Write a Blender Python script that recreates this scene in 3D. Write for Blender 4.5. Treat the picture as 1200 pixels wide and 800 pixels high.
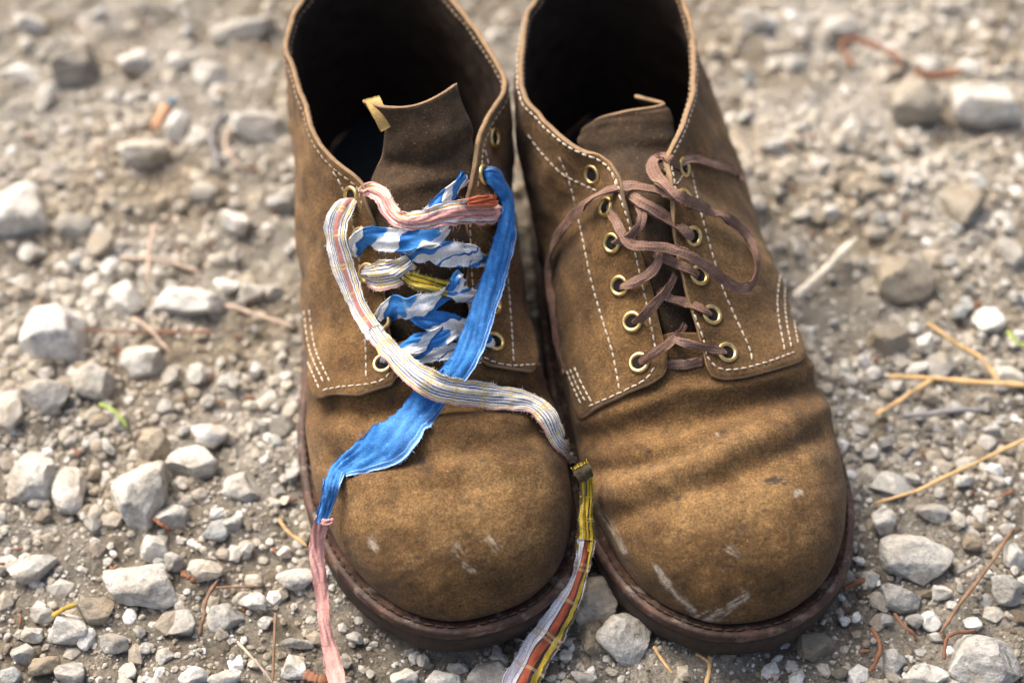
import bpy, bmesh, math, random
import numpy as np
from mathutils import Vector, noise
from mathutils.bvhtree import BVHTree

S = bpy.context.scene
for o in list(bpy.data.objects): bpy.data.objects.remove(o)
C = S.collection
R = math.radians

# ------------------------------------------------------------------ camera
PITCH, DIST, FPX = R(52), 0.70, 2000.0          # FPX: focal length in pixels of a 1200 px wide frame
CT = np.array([0, 0, .04])
CF = np.array([0, math.cos(PITCH), -math.sin(PITCH)])
CU = np.array([0, math.sin(PITCH), math.cos(PITCH)])
CR = np.array([1., 0, 0])
CC = CT - DIST*CF
cam = bpy.data.cameras.new('camera'); camo = bpy.data.objects.new('camera', cam); C.objects.link(camo)
camo.location = CC; camo.rotation_euler = (R(90)-PITCH, 0, 0)
cam.sensor_width = 36; cam.lens = FPX/1200*36; cam.clip_start = .01; cam.clip_end = 200
cam.dof.use_dof = True; cam.dof.focus_distance = .648; cam.dof.aperture_fstop = 3.9
S.camera = camo

# ------------------------------------------------------------------ light
SUN_EL, SUN_AZ = R(48), R(-42)                  # azimuth from +Y towards +X
w = bpy.data.worlds.new('World'); S.world = w; w.use_nodes = True
nt = w.node_tree; bg = nt.nodes['Background']
sky = nt.nodes.new('ShaderNodeTexSky'); sky.sky_type = 'NISHITA'; sky.sun_disc = False
sky.sun_elevation = SUN_EL; sky.sun_rotation = SUN_AZ; sky.dust_density = 8; sky.air_density = .8; sky.ozone_density = .5
nt.links.new(sky.outputs[0], bg.inputs[0]); bg.inputs[1].default_value = .15
sl = bpy.data.lights.new('sun', 'SUN'); sl.energy = 1.3; sl.angle = R(32); sl.color = (1, .98, .945)
so = bpy.data.objects.new('sun', sl); C.objects.link(so)
sd = Vector((math.sin(SUN_AZ)*math.cos(SUN_EL), math.cos(SUN_AZ)*math.cos(SUN_EL), math.sin(SUN_EL)))
so.rotation_euler = (-sd).to_track_quat('-Z', 'Y').to_euler(); so.location = sd*3
S.view_settings.view_transform = 'Standard'; S.view_settings.look = 'None'
S.view_settings.gamma = 1; S.view_settings.exposure = .98
S.view_settings.use_curve_mapping = False

# ------------------------------------------------------------------ pixel helpers (photograph pixels, 1200 x 800)
def ray(px, py):
    d = CF + CR*(px-600)/FPX + CU*(400-py)/FPX
    return d
def at(px, py, z):
    d = ray(px, py); return CC + d*((z-CC[2])/d[2])
def project(P):
    Q = np.asarray(P)-CC; d = Q@CF
    return 600+FPX*(Q@CR)/d, 400-FPX*(Q@CU)/d
def mpp(py, z=0):                                # metres per pixel at a height
    return float((at(600, py, z)-CC)@CF)/FPX

# ------------------------------------------------------------------ small maths
def pchip(xs, ys):
    xs = np.array(xs, float); ys = np.array(ys, float); h = np.diff(xs); d = np.diff(ys)/h
    m = np.zeros_like(xs); m[0] = d[0]; m[-1] = d[-1]
    for i in range(1, len(xs)-1):
        if d[i-1]*d[i] > 0:
            w1 = 2*h[i]+h[i-1]; w2 = h[i]+2*h[i-1]; m[i] = (w1+w2)/(w1/d[i-1]+w2/d[i])
    def f(x):
        x = np.clip(np.asarray(x, float), xs[0], xs[-1]); i = np.clip(np.searchsorted(xs, x)-1, 0, len(xs)-2)
        t = (x-xs[i])/h[i]
        return (ys[i]*(1+2*t)*(1-t)**2+h[i]*m[i]*t*(1-t)**2+ys[i+1]*t*t*(3-2*t)+h[i]*m[i+1]*t*t*(t-1))
    return f
def smooth(a, b, x):
    t = np.clip((x-a)/(b-a), 0, 1); return t*t*(3-2*t)
def catmull(P, n):
    P = np.array(P, float); P = np.vstack([2*P[0]-P[1], P, 2*P[-1]-P[-2]])
    m = len(P)-3; s = np.linspace(0, m, n); i = np.clip(s.astype(int), 0, m-1); t = (s-i)[:, None]
    a, b, c, d = P[i], P[i+1], P[i+2], P[i+3]
    return .5*(2*b+(c-a)*t+(2*a-5*b+4*c-d)*t*t+(3*b-a-3*c+d)*t**3)
def polydist(px, py, pl):
    best = np.full(np.shape(px), 1e9)
    for (x0, y0), (x1, y1) in zip(pl[:-1], pl[1:]):
        dx, dy = x1-x0, y1-y0; t = np.clip(((px-x0)*dx+(py-y0)*dy)/(dx*dx+dy*dy+1e-9), 0, 1)
        best = np.minimum(best, np.hypot(px-x0-t*dx, py-y0-t*dy))
    return best
def grid_normals(G):
    du = np.gradient(G, axis=0); dv = np.gradient(G, axis=1); n = np.cross(du, dv)
    return n/(np.linalg.norm(n, axis=-1, keepdims=True)+1e-12)
def value_noise(x, y, seed, n=256):
    r = np.random.RandomState(seed).rand(n, n)
    xi = np.floor(x).astype(int); yi = np.floor(y).astype(int); fx = x-xi; fy = y-yi
    fx = fx*fx*(3-2*fx); fy = fy*fy*(3-2*fy)
    g = lambda a, b: r[a % n, b % n]
    return (g(xi, yi)*(1-fx)+g(xi+1, yi)*fx)*(1-fy)+(g(xi, yi+1)*(1-fx)+g(xi+1, yi+1)*fx)*fy
def fbm(x, y, seed, octv=4):
    s = 0; a = 1; t = 0
    for k in range(octv):
        s = s+a*value_noise(x*2**k, y*2**k, seed+k); t += a; a *= .5
    return s/t

# ------------------------------------------------------------------ mesh helpers
def mesh_obj(name, V, F, mats, parent=None, midx=None, smooth_=True, uv=None, attrs=None):
    me = bpy.data.meshes.new(name); me.from_pydata([tuple(v) for v in np.asarray(V, float)], [], [tuple(int(i) for i in f) for f in F])
    for m in (mats if isinstance(mats, (list, tuple)) else [mats]): me.materials.append(m)
    if midx is not None: me.polygons.foreach_set('material_index', np.asarray(midx, dtype=np.int32))
    me.polygons.foreach_set('use_smooth', np.full(len(me.polygons), smooth_))
    if uv is not None:
        ul = me.uv_layers.new(name='UVMap'); li = np.zeros(len(me.loops), dtype=np.int32); me.loops.foreach_get('vertex_index', li)
        ul.data.foreach_set('uv', np.asarray(uv, dtype=np.float32)[li].ravel())
    for k, a in (attrs or {}).items():
        at_ = me.attributes.new(k, 'FLOAT', 'POINT'); at_.data.foreach_set('value', np.asarray(a, dtype=np.float32).ravel())
    me.update()
    o = bpy.data.objects.new(name, me); C.objects.link(o)
    if parent: o.parent = parent
    return o
def big_mesh(name, V, T, mat, tone=None):        # triangles, numpy arrays
    me = bpy.data.meshes.new(name); n = len(T)
    me.vertices.add(len(V)); me.vertices.foreach_set('co', np.asarray(V, dtype=np.float32).ravel())
    me.loops.add(n*3); me.loops.foreach_set('vertex_index', np.asarray(T, dtype=np.int32).ravel())
    me.polygons.add(n); me.polygons.foreach_set('loop_start', np.arange(0, n*3, 3, dtype=np.int32))
    me.polygons.foreach_set('loop_total', np.full(n, 3, dtype=np.int32))
    me.update(calc_edges=True); me.materials.append(mat)
    if tone is not None:
        a = me.attributes.new('tone', 'FLOAT', 'POINT'); a.data.foreach_set('value', np.asarray(tone, dtype=np.float32))
    o = bpy.data.objects.new(name, me); C.objects.link(o); return o
def grid_faces(n, m, off=0, flip=False):
    i, j = np.meshgrid(np.arange(n-1), np.arange(m-1), indexing='ij'); a = (i*m+j).ravel()+off
    f = np.stack([a, a+m, a+m+1, a+1], 1)
    return f[:, ::-1] if flip else f
def shell(name, G, thick, mats, parent, off=0., lean=1., attrs=None, flip=False, N=None):
    """thick sheet from a grid: outer face (mat 0), rounded rim (mat 1), inner face (mat 2)"""
    n, m = G.shape[:2]
    if N is None: N = grid_normals(G)
    if flip: N = -N
    Go = G+N*off; Gi = G+N*(off-thick)
    F0 = grid_faces(n, m, 0, flip); F1 = grid_faces(n, m, n*m, not flip)
    bi = [(i, 0) for i in range(n)]+[(n-1, j) for j in range(1, m)]+[(i, m-1) for i in range(n-2, -1, -1)]+[(0, j) for j in range(m-2, 0, -1)]
    ii = np.array([b[0] for b in bi]); jj = np.array([b[1] for b in bi])
    inn = G[np.clip(ii, 1, n-2), np.clip(jj, 1, m-2)]; out = G[ii, jj]-inn
    out /= np.linalg.norm(out, axis=1, keepdims=True)+1e-9
    k = len(bi); base = 2*n*m; rim = []; F2 = []
    for q in (.22, .5, .78):
        rim.append(G[ii, jj]+N[ii, jj]*(off-thick*q)+out*thick*.35*lean*(1 if q == .5 else .75))
    rows = [ii*m+jj]+[base+r*k+np.arange(k) for r in range(3)]+[n*m+ii*m+jj]
    for a, b in zip(rows[:-1], rows[1:]):
        an, bn = np.roll(a, -1), np.roll(b, -1)
        F2.append(np.stack([a, b, bn, an], 1) if not flip else np.stack([a, an, bn, b], 1))
    F2 = np.vstack(F2); V = np.vstack([Go.reshape(-1, 3), Gi.reshape(-1, 3)]+rim)
    midx = np.concatenate([np.zeros(len(F0)), np.full(len(F2), 1), np.full(len(F1), 2)]).astype(int)
    A = None
    if attrs: A = {key: np.concatenate([a.ravel(), np.zeros(len(V)-n*m)]) for key, a in attrs.items()}
    return mesh_obj(name, V, np.vstack([F0, F2, F1]), mats, parent, midx, attrs=A)

# ------------------------------------------------------------------ materials
def new_mat(name):
    m = bpy.data.materials.new(name); m.use_nodes = True; return m, m.node_tree, m.node_tree.nodes['Principled BSDF']
class NB:
    def __init__(s, nt): s.nt = nt
    def n(s, t, **kw):
        x = s.nt.nodes.new('ShaderNode'+t)
        for k, v in kw.items(): setattr(x, k, v)
        return x
    def l(s, a, b): s.nt.links.new(a, b)
    def coord(s, kind='Object'): return s.n('TexCoord').outputs[kind]
    def noise(s, vec, scale, detail=4, rough=.6, dist=0):
        x = s.n('TexNoise'); s.l(vec, x.inputs['Vector']); x.inputs['Scale'].default_value = scale
        x.inputs['Detail'].default_value = detail; x.inputs['Roughness'].default_value = rough; x.inputs['Distortion'].default_value = dist
        return x.outputs['Fac']
    def voro(s, vec, scale, feature='F1'):
        x = s.n('TexVoronoi'); x.feature = feature; s.l(vec, x.inputs['Vector']); x.inputs['Scale'].default_value = scale
        return x.outputs['Distance']
    def ramp(s, fac, stops, interp='LINEAR'):
        x = s.n('ValToRGB'); s.l(fac, x.inputs[0]); cr = x.color_ramp; cr.interpolation = interp
        while len(cr.elements) < len(stops): cr.elements.new(.5)
        for e, (p, c) in zip(cr.elements, stops):
            e.position = p; c = (c, c, c) if not hasattr(c, '__len__') else c; e.color = (*c[:3], 1)
        return x.outputs[0]
    def mix(s, fac, a, b, mode='MIX'):
        x = s.n('Mix', data_type='RGBA', blend_type=mode)
        for v, i in ((fac, x.inputs[0]), (a, x.inputs[6]), (b, x.inputs[7])):
            if hasattr(v, 'is_linked') or hasattr(v, 'links'): s.l(v, i)
            elif hasattr(v, '__len__'): i.default_value = (*v[:3], 1)
            else: i.default_value = v if i == x.inputs[0] else (v, v, v, 1)
        return x.outputs[2]
    def math(s, op, a, b=0., clamp=False):
        x = s.n('Math', operation=op, use_clamp=clamp)
        for v, i in ((a, x.inputs[0]), (b, x.inputs[1])):
            if hasattr(v, 'links'): s.l(v, i)
            else: i.default_value = v
        return x.outputs[0]
    def attr(s, name): return s.n('Attribute', attribute_name=name).outputs['Fac']
    def bump(s, h, strength, dist, bsdf, prev=None):
        x = s.n('Bump'); s.l(h, x.inputs['Height']); x.inputs['Strength'].default_value = strength; x.inputs['Distance'].default_value = dist
        if prev: s.l(prev, x.inputs['Normal'])
        s.l(x.outputs[0], bsdf.inputs['Normal']); return x.outputs[0]

def suede(name, dark, mid, light, worn):
    m, nt, b = new_mat(name); q = NB(nt); co = q.coord()
    mott = q.noise(co, 30, 6, .66, .5); fine = q.noise(co, 1050, 4, .8); spk = q.noise(co, 560, 2, .6)
    col = q.ramp(mott, [(.28, dark), (.5, mid), (.74, light)])
    wr = q.math('MULTIPLY', q.attr('wear_or_light'), q.ramp(q.noise(co, 210, 4, .7), [(.3, .35), (.65, 1)]), True)
    col = q.mix(wr, col, worn)  # rubbed suede on the vamp; on the quarters this tint paints side light
    col = q.mix(.95, col, q.ramp(fine, [(.32, .42), (.5, .95), (.68, 1.75)]), 'MULTIPLY')
    nap = q.ramp(q.noise(co, 120, 5, .7, 1.), [(.3, .62), (.7, 1.28)]); col = q.mix(.9, col, nap, 'MULTIPLY')
    d = q.ramp(spk, [(.26, 1.), (.34, 0.)]); col = q.mix(q.math('MULTIPLY', d, .5), col, tuple(c*.3 for c in dark))
    fl = q.ramp(q.noise(co, 900, 1, .5), [(.70, 0), (.76, 1)]); col = q.mix(q.math('MULTIPLY', fl, .35), col, (.38, .26, .12))
    sc = q.attr('scuff'); brk = q.ramp(q.noise(co, 700, 4, .75), [(.36, 0), (.54, 1)])
    sf = q.math('MULTIPLY', sc, q.math('ADD', q.math('MULTIPLY', brk, .72), .12), True)
    col = q.mix(sf, col, (.50, .44, .35))
    col = q.mix(q.math('MULTIPLY', q.attr('stain'), .85), col, (.02, .018, .017))
    q.l(col, b.inputs['Base Color']); b.inputs['Roughness'].default_value = .88
    b.inputs['Specular IOR Level'].default_value = .22
    b.inputs['Sheen Weight'].default_value = .05; b.inputs['Sheen Roughness'].default_value = .6
    p = q.bump(q.noise(co, 1100, 4, .75), .5, .0005, b); q.bump(q.noise(co, 130, 4, .65), .5, .0012, b, p)
    return m
M = {}
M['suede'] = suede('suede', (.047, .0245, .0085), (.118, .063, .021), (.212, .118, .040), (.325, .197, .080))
M['suede_tongue_shaded'] = suede('suede_tongue_shaded', (.022, .013, .0065), (.044, .026, .012), (.085, .050, .023), (.2, .13, .07))  # same suede darkened, the shade around the tongues put into the colour

def simple(name, col, rough=.8, var=.35, scale=200, bump=.3, bd=.0004, metal=0., spec=.3):
    m, nt, b = new_mat(name); q = NB(nt); co = q.coord(); f = q.noise(co, scale, 5, .65)
    c = q.ramp(f, [(.25, tuple(x*(1-var) for x in col)), (.75, tuple(min(1, x*(1+var)) for x in col))])
    q.l(c, b.inputs['Base Color']); b.inputs['Roughness'].default_value = rough; b.inputs['Metallic'].default_value = metal
    b.inputs['Specular IOR Level'].default_value = spec
    if bump: q.bump(q.noise(co, scale*2.5, 4, .7), bump, bd, b)
    return m
M['edge'] = simple('raw_leather_edge', (.27, .175, .095), .85, .3, 300)
M['edge_dark'] = simple('dark_leather_edge', (.17, .095, .045), .85, .4, 300)
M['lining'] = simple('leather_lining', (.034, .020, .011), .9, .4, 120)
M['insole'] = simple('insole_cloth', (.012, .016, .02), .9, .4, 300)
M['thread'] = simple('cream_thread', (.50, .43, .33), .85, .35, 500, .3)
M['thread_tan'] = simple('tan_thread', (.26, .19, .12), .85, .35, 500, .3)
M['thread_dark'] = simple('dark_thread', (.06, .04, .028), .9, .3, 300, .3)
M['hole_disc'] = simple('eyelet_dark_disc', (.008, .006, .005), .95, .2, 100, 0)  # near-black disc painting the darkness inside the closed eyelet
M['brass'] = simple('brass', (.66, .48, .2), .36, .4, 500, .15, .0003, 1.)
M['tag'] = simple('woven_tag', (.55, .36, .12), .8, .3, 500)
M['tag_white'] = simple('woven_tag_white', (.7, .62, .5), .8, .2, 500)

def welt_mat():
    m, nt, b = new_mat('welt_leather'); q = NB(nt); co = q.coord()
    f = q.noise(co, 60, 5, .7); g = q.noise(co, 380, 4, .7)
    col = q.ramp(f, [(.3, (.028, .018, .014)), (.5, (.060, .033, .023)), (.7, (.15, .072, .046))])
    col = q.mix(.8, col, q.ramp(g, [(.3, .5), (.7, 1.5)]), 'MULTIPLY')
    col = q.mix(q.math('MULTIPLY', q.ramp(q.noise(co, 130, 4, .7), [(.54, 0), (.66, 1)]), .6), col, (.25, .21, .17))
    q.l(col, b.inputs['Base Color']); b.inputs['Roughness'].default_value = .6; b.inputs['Specular IOR Level'].default_value = .3
    q.bump(g, .5, .0007, b); return m
M['welt'] = welt_mat()
M['rubber'] = simple('outsole_rubber', (.040, .027, .020), .75, .5, 180, .5, .0008)

def cloth(name, builder):
    m, nt, b = new_mat(name); q = NB(nt); uv = q.coord('UV'); sp = q.n('SeparateXYZ'); q.l(uv, sp.inputs[0])
    ob = q.coord(); col = builder(q, sp.outputs[0], sp.outputs[1], uv, ob)
    wv = q.noise(ob, 1500, 2, .6); col = q.mix(.7, col, q.ramp(wv, [(.3, .72), (.7, 1.22)]), 'MULTIPLY')
    q.l(col, b.inputs['Base Color']); b.inputs['Roughness'].default_value = .9; b.inputs['Specular IOR Level'].default_value = .15
    p = q.bump(wv, .5, .0005, b); q.bump(q.noise(ob, 260, 3, .6), .45, .0012, b, p); return m
BLUE, BLUED, WHITE = (.045, .20, .50), (.022, .115, .34), (.76, .75, .71)
def stripes(q, f, stops): return q.ramp(f, stops, 'CONSTANT')
def wob(q, f, ob, amt=.05, sc=150): return q.math('ADD', f, q.math('MULTIPLY', q.math('SUBTRACT', q.noise(ob, sc, 2), .5), amt))
def b_blue(q, u, v, uv, ob):
    c = q.ramp(q.noise(ob, 140, 5, .7), [(.3, BLUED), (.55, BLUE), (.75, (.11, .30, .60))])
    e = q.ramp(wob(q, u, ob, .06), [(0., 1), (.045, 0), (.09, 0), (.12, .9), (.145, 0)], 'CONSTANT')
    c = q.mix(q.math('MULTIPLY', e, .6), c, (.45, .58, .75))
    sp = q.ramp(q.noise(ob, 500, 4, .7), [(.60, 0), (.68, 1)])
    c = q.mix(q.math('MULTIPLY', sp, .5), c, (.25, .42, .7))
    mp = q.n('Mapping'); q.l(uv, mp.inputs[0]); mp.inputs['Scale'].default_value = (26, 1.4, 1)
    th = q.noise(mp.outputs[0], 1.6, 3, .7); c = q.mix(.8, c, q.ramp(th, [(.3, .68), (.7, 1.4)]), 'MULTIPLY')
    fade = q.ramp(q.noise(ob, 45, 3, .6), [(.5, 0), (.72, .35)]); return q.mix(fade, c, (.15, .33, .58))
def bands(q, u, v, ob, ku, kv, amt, stops):
    t = q.math('ADD', q.math('ADD', q.math('MULTIPLY', u, ku), q.math('MULTIPLY', v, kv)), q.math('MULTIPLY', q.noise(ob, 75, 2, .45), amt))
    return q.ramp(q.math('FRACT', t), stops)
def b_batik(q, u, v, uv, ob):
    c = bands(q, u, v, ob, .55, .30, 1.2, [(0, BLUED), (.15, BLUE), (.44, BLUE), (.50, (.12, .31, .60)), (.53, WHITE), (.70, (.66, .70, .74)), (.72, (.5, .6, .7)), (.74, WHITE), (.95, WHITE), (.98, BLUED)])
    return c
def b_batik_white(q, u, v, uv, ob):
    c = bands(q, u, v, ob, .6, .22, 1.0, [(0, BLUE), (.14, BLUE), (.16, WHITE), (.55, WHITE), (.57, BLUED), (.61, BLUED), (.63, WHITE), (.97, WHITE), (.99, BLUE)])
    blot = q.ramp(q.noise(ob, 200, 1, .5), [(.66, 0), (.68, 1)]); return q.mix(q.math('MULTIPLY', blot, .8), c, (.06, .16, .38))
NAVY, YEL, PINK = (.05, .06, .12), (.60, .40, .06), (.50, .20, .17)
def plaid_of(base, lines, bandcol):
    def f(q, u, v, uv, ob):
        st = [(0., base)]
        for p, wd, c in lines: st += [(p, c), (p+wd, base)]
        c = stripes(q, wob(q, u, ob, .025, 90), st)
        fr = q.math('FRACT', q.math('MULTIPLY', v, .34))
        k = q.ramp(fr, [(0, 0), (.30, 1), (.34, 0), (.37, 1), (.41, 0), (.80, 1), (.84, 0)], 'CONSTANT')
        c = q.mix(q.math('MULTIPLY', k, .55), c, bandcol)
        return c
    return f
b_plaid = plaid_of((.70, .69, .66), [(.06, .05, YEL), (.17, .04, NAVY), (.28, .035, NAVY), (.38, .06, (.66, .52, .25)), (.50, .035, NAVY), (.61, .035, NAVY), (.72, .04, NAVY), (.83, .05, YEL), (.92, .08, (.52, .3, .28))], (.62, .45, .12))
b_plaidpink = plaid_of((.66, .36, .31), [(0.0, .14, WHITE), (.16, .06, YEL), (.24, .05, WHITE), (.45, .04, (.42, .16, .15)), (.62, .05, (.42, .16, .15)), (.76, .10, WHITE), (.88, .03, NAVY)], (.58, .3, .2))
b_plaidloop = plaid_of((.72, .70, .66), [(.05, .04, NAVY), (.13, .05, YEL), (.24, .03, NAVY), (.34, .24, (.42, .19, .16)), (.60, .03, NAVY), (.68, .03, NAVY), (.77, .03, NAVY), (.88, .07, (.55, .5, .5))], (.62, .48, .16))
b_yellow = plaid_of((.48, .34, .03), [(.0, .10, (.12, .1, .04)), (.22, .08, (.07, .06, .03)), (.48, .07, (.07, .06, .03)), (.70, .05, (.6, .5, .2)), (.86, .14, (.10, .08, .04))], (.5, .4, .1))
b_tail = plaid_of((.62, .61, .62), [(.0, .10, (.08, .07, .04)), (.10, .16, (.50, .36, .05)), (.26, .08, (.06, .04, .04)), (.34, .22, (.36, .09, .045)), (.56, .06, (.1, .06, .06)), (.74, .03, (.3, .3, .4)), (.9, .03, (.4, .4, .45))], (.45, .36, .2))
def b_pink(q, u, v, uv, ob): return q.ramp(q.noise(ob, 120, 4, .6), [(.3, (.56, .27, .23)), (.7, (.74, .42, .36))])
def b_binding(q, u, v, uv, ob): return q.ramp(q.noise(ob, 300, 4, .6), [(.3, (.03, .026, .015)), (.7, (.10, .08, .045))])
def b_orange(q, u, v, uv, ob): return q.ramp(q.noise(ob, 200, 4, .6), [(.3, (.62, .14, .06)), (.7, (.75, .22, .1))])
def b_lace(q, u, v, uv, ob):
    rib = q.ramp(q.math('FRACT', q.math('MULTIPLY', u, 4.)), [(0, .68), (.25, 1.1), (.75, 1.1), (1, .68)])
    tk = q.ramp(q.math('FRACT', q.math('MULTIPLY', v, 3.2)), [(0, .75), (.4, 1.1), (1, .8)])
    c = q.ramp(q.noise(ob, 90, 4, .65), [(.3, (.15, .084, .058)), (.55, (.235, .143, .104)), (.75, (.33, .222, .17))])
    return q.mix(.7, q.mix(.8, c, rib, 'MULTIPLY'), tk, 'MULTIPLY')
for k, f in dict(lace=b_lace, blue=b_blue, batik=b_batik, batikw=b_batik_white, plaid=b_plaid, plaidpink=b_plaidpink, plaidloop=b_plaidloop, yellow=b_yellow, tail=b_tail, pink=b_pink, orange=b_orange, binding=b_binding).items():
    M['c_'+k] = cloth(k+'_cloth', f)

def dusted(q, co, col, amt, dust=(.62, .575, .49)):
    """pale trampled dust: thick on the worn path behind the shoes, thin on the rough gravel"""
    d = None
    for (x, y, r) in ((-.17, .14, .30), (.16, .17, .20)):
        vd = q.n('VectorMath', operation='DISTANCE'); q.l(co, vd.inputs[0]); vd.inputs[1].default_value = (x, y, 0)
        k = q.math('SUBTRACT', 1., q.math('DIVIDE', vd.outputs['Value'], r)); d = k if d is None else q.math('MAXIMUM', d, k)
    f = q.math('ADD', q.math('MULTIPLY', d, .9), q.math('MULTIPLY', q.math('SUBTRACT', q.noise(co, 30, 6, .7), .45), 2.2), True)
    dc = q.mix(q.ramp(q.noise(co, 14, 3, .6), [(.42, 0), (.6, 1)]), dust, (.40, .325, .225))
    dc = q.mix(.9, dc, q.ramp(q.noise(co, 520, 5, .8), [(.3, .45), (.5, 1.), (.7, 1.4)]), 'MULTIPLY')
    return q.mix(q.math('MULTIPLY', f, amt), col, dc)
def soil_nodes(q, co):
    big = q.noise(co, 9, 4, .6, .5); f = q.noise(co, 70, 6, .7); g = q.noise(co, 650, 5, .8)
    c = q.ramp(f, [(.25, (.115, .094, .066)), (.5, (.25, .215, .16)), (.75, (.42, .38, .305))])
    c = q.mix(q.ramp(big, [(.42, 0), (.62, .7)]), c, (.50, .46, .385))
    return q.mix(.9, c, q.ramp(g, [(.30, .32), (.48, .95), (.70, 1.7)]), 'MULTIPLY'), g
def rock_mat():
    m, nt, b = new_mat('stone'); q = NB(nt); co = q.n('NewGeometry').outputs['Position']
    oc = q.n('ObjectInfo').outputs['Color']
    f = q.noise(co, 90, 6, .68); g = q.noise(co, 420, 5, .75); pit = q.ramp(q.noise(co, 240, 3, .6), [(.30, .45), (.42, 1.)])
    c = q.mix(1., oc, q.ramp(f, [(.25, (.62, .60, .56)), (.5, (.95, .95, .94)), (.75, (1.3, 1.29, 1.26))]), 'MULTIPLY')
    c = q.mix(.9, c, q.ramp(g, [(.3, .62), (.5, 1.), (.7, 1.3)]), 'MULTIPLY'); c = q.mix(.8, c, pit, 'MULTIPLY')
    c = q.mix(q.math('MULTIPLY', q.ramp(q.noise(co, 55, 4, .65), [(.5, 0), (.66, 1)]), .55), c, (.33, .265, .18))
    c = dusted(q, co, c, .32, (.62, .59, .52)); q.l(c, b.inputs['Base Color']); b.inputs['Roughness'].default_value = .95; b.inputs['Specular IOR Level'].default_value = .2
    p = q.bump(g, .8, .0012, b); q.bump(q.noise(co, 160, 4, .7), .6, .002, b, p); return m
M['rock'] = rock_mat()
def ground_mat():
    m, nt, b = new_mat('soil'); q = NB(nt); co = q.n('NewGeometry').outputs['Position']
    c, g = soil_nodes(q, co); c = dusted(q, co, c, .85); q.l(c, b.inputs['Base Color']); b.inputs['Roughness'].default_value = 1; b.inputs['Specular IOR Level'].default_value = .1
    p = q.bump(g, 1., .003, b); q.bump(q.noise(co, 190, 6, .8), 1., .007, b, p); return m
M['soil'] = ground_mat()
def grain_mat():
    m, nt, b = new_mat('gravel'); q = NB(nt); co = q.n('NewGeometry').outputs['Position']; t = q.attr('tone')
    c = q.ramp(t, [(0, (.085, .068, .048)), (.2, (.19, .158, .115)), (.45, (.31, .275, .215)), (.7, (.42, .40, .35)), (.9, (.56, .55, .51)), (1, (.70, .69, .65))])
    c = q.mix(.9, c, q.ramp(q.noise(co, 700, 4, .75), [(.3, .6), (.7, 1.35)]), 'MULTIPLY')
    c = dusted(q, co, c, .6); q.l(c, b.inputs['Base Color']); b.inputs['Roughness'].default_value = 1; b.inputs['Specular IOR Level'].default_value = .15
    q.bump(q.noise(co, 900, 3, .7), .6, .0008, b); return m
M['grain'] = grain_mat()
def twig_mat(name, col): M[name] = simple(name, col, .75, .45, 160, .4, .0005)
for n_, c_ in dict(straw=(.50, .33, .15), pale_stick=(.62, .56, .44), rust=(.19, .085, .045), grey_stick=(.20, .19, .18), brown_twig=(.20, .12, .07), ochre=(.40, .27, .05), green=(.28, .36, .08), orange_bit=(.5, .27, .15), blue_bit=(.10, .22, .33), pinkish=(.42, .32, .24)).items(): twig_mat(n_, c_)

# ------------------------------------------------------------------ the ground sheet
def axis_pts(lo, hi, step, far, n=26):
    core = np.arange(lo, hi+1e-9, step); g = np.geomspace(step*2, far, n)
    return np.concatenate([lo-g[::-1], core, hi+g])
gx = axis_pts(-.42, .42, .0028, 60); gy = axis_pts(-.26, .44, .0028, 60)
X, Y = np.meshgrid(gx, gy, indexing='ij')
def ground_z(x, y):
    n = (fbm(x*16+40, y*16+40, 3, 3)-.5)*.012+(fbm(x*90+40, y*90+40, 11, 3)-.5)*.0075
    return n-.0022
Z = ground_z(X, Y)
nx, ny = X.shape; q4 = grid_faces(nx, ny)
gt = np.vstack([q4[:, [0, 1, 2]], q4[:, [0, 2, 3]]])
ground = big_mesh('ground', np.stack([X, Y, Z], -1).reshape(-1, 3), gt, M['soil'])
ground.data.polygons.foreach_set('use_smooth', np.ones(len(ground.data.polygons), dtype=bool))
ground['kind'] = 'structure'

# ------------------------------------------------------------------ shoes
ANG = R(8.5); AX = np.array([-math.sin(ANG), math.cos(ANG), 0]); BX = np.array([math.cos(ANG), math.sin(ANG), 0])
Z0, VL = .0165, .281

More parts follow.
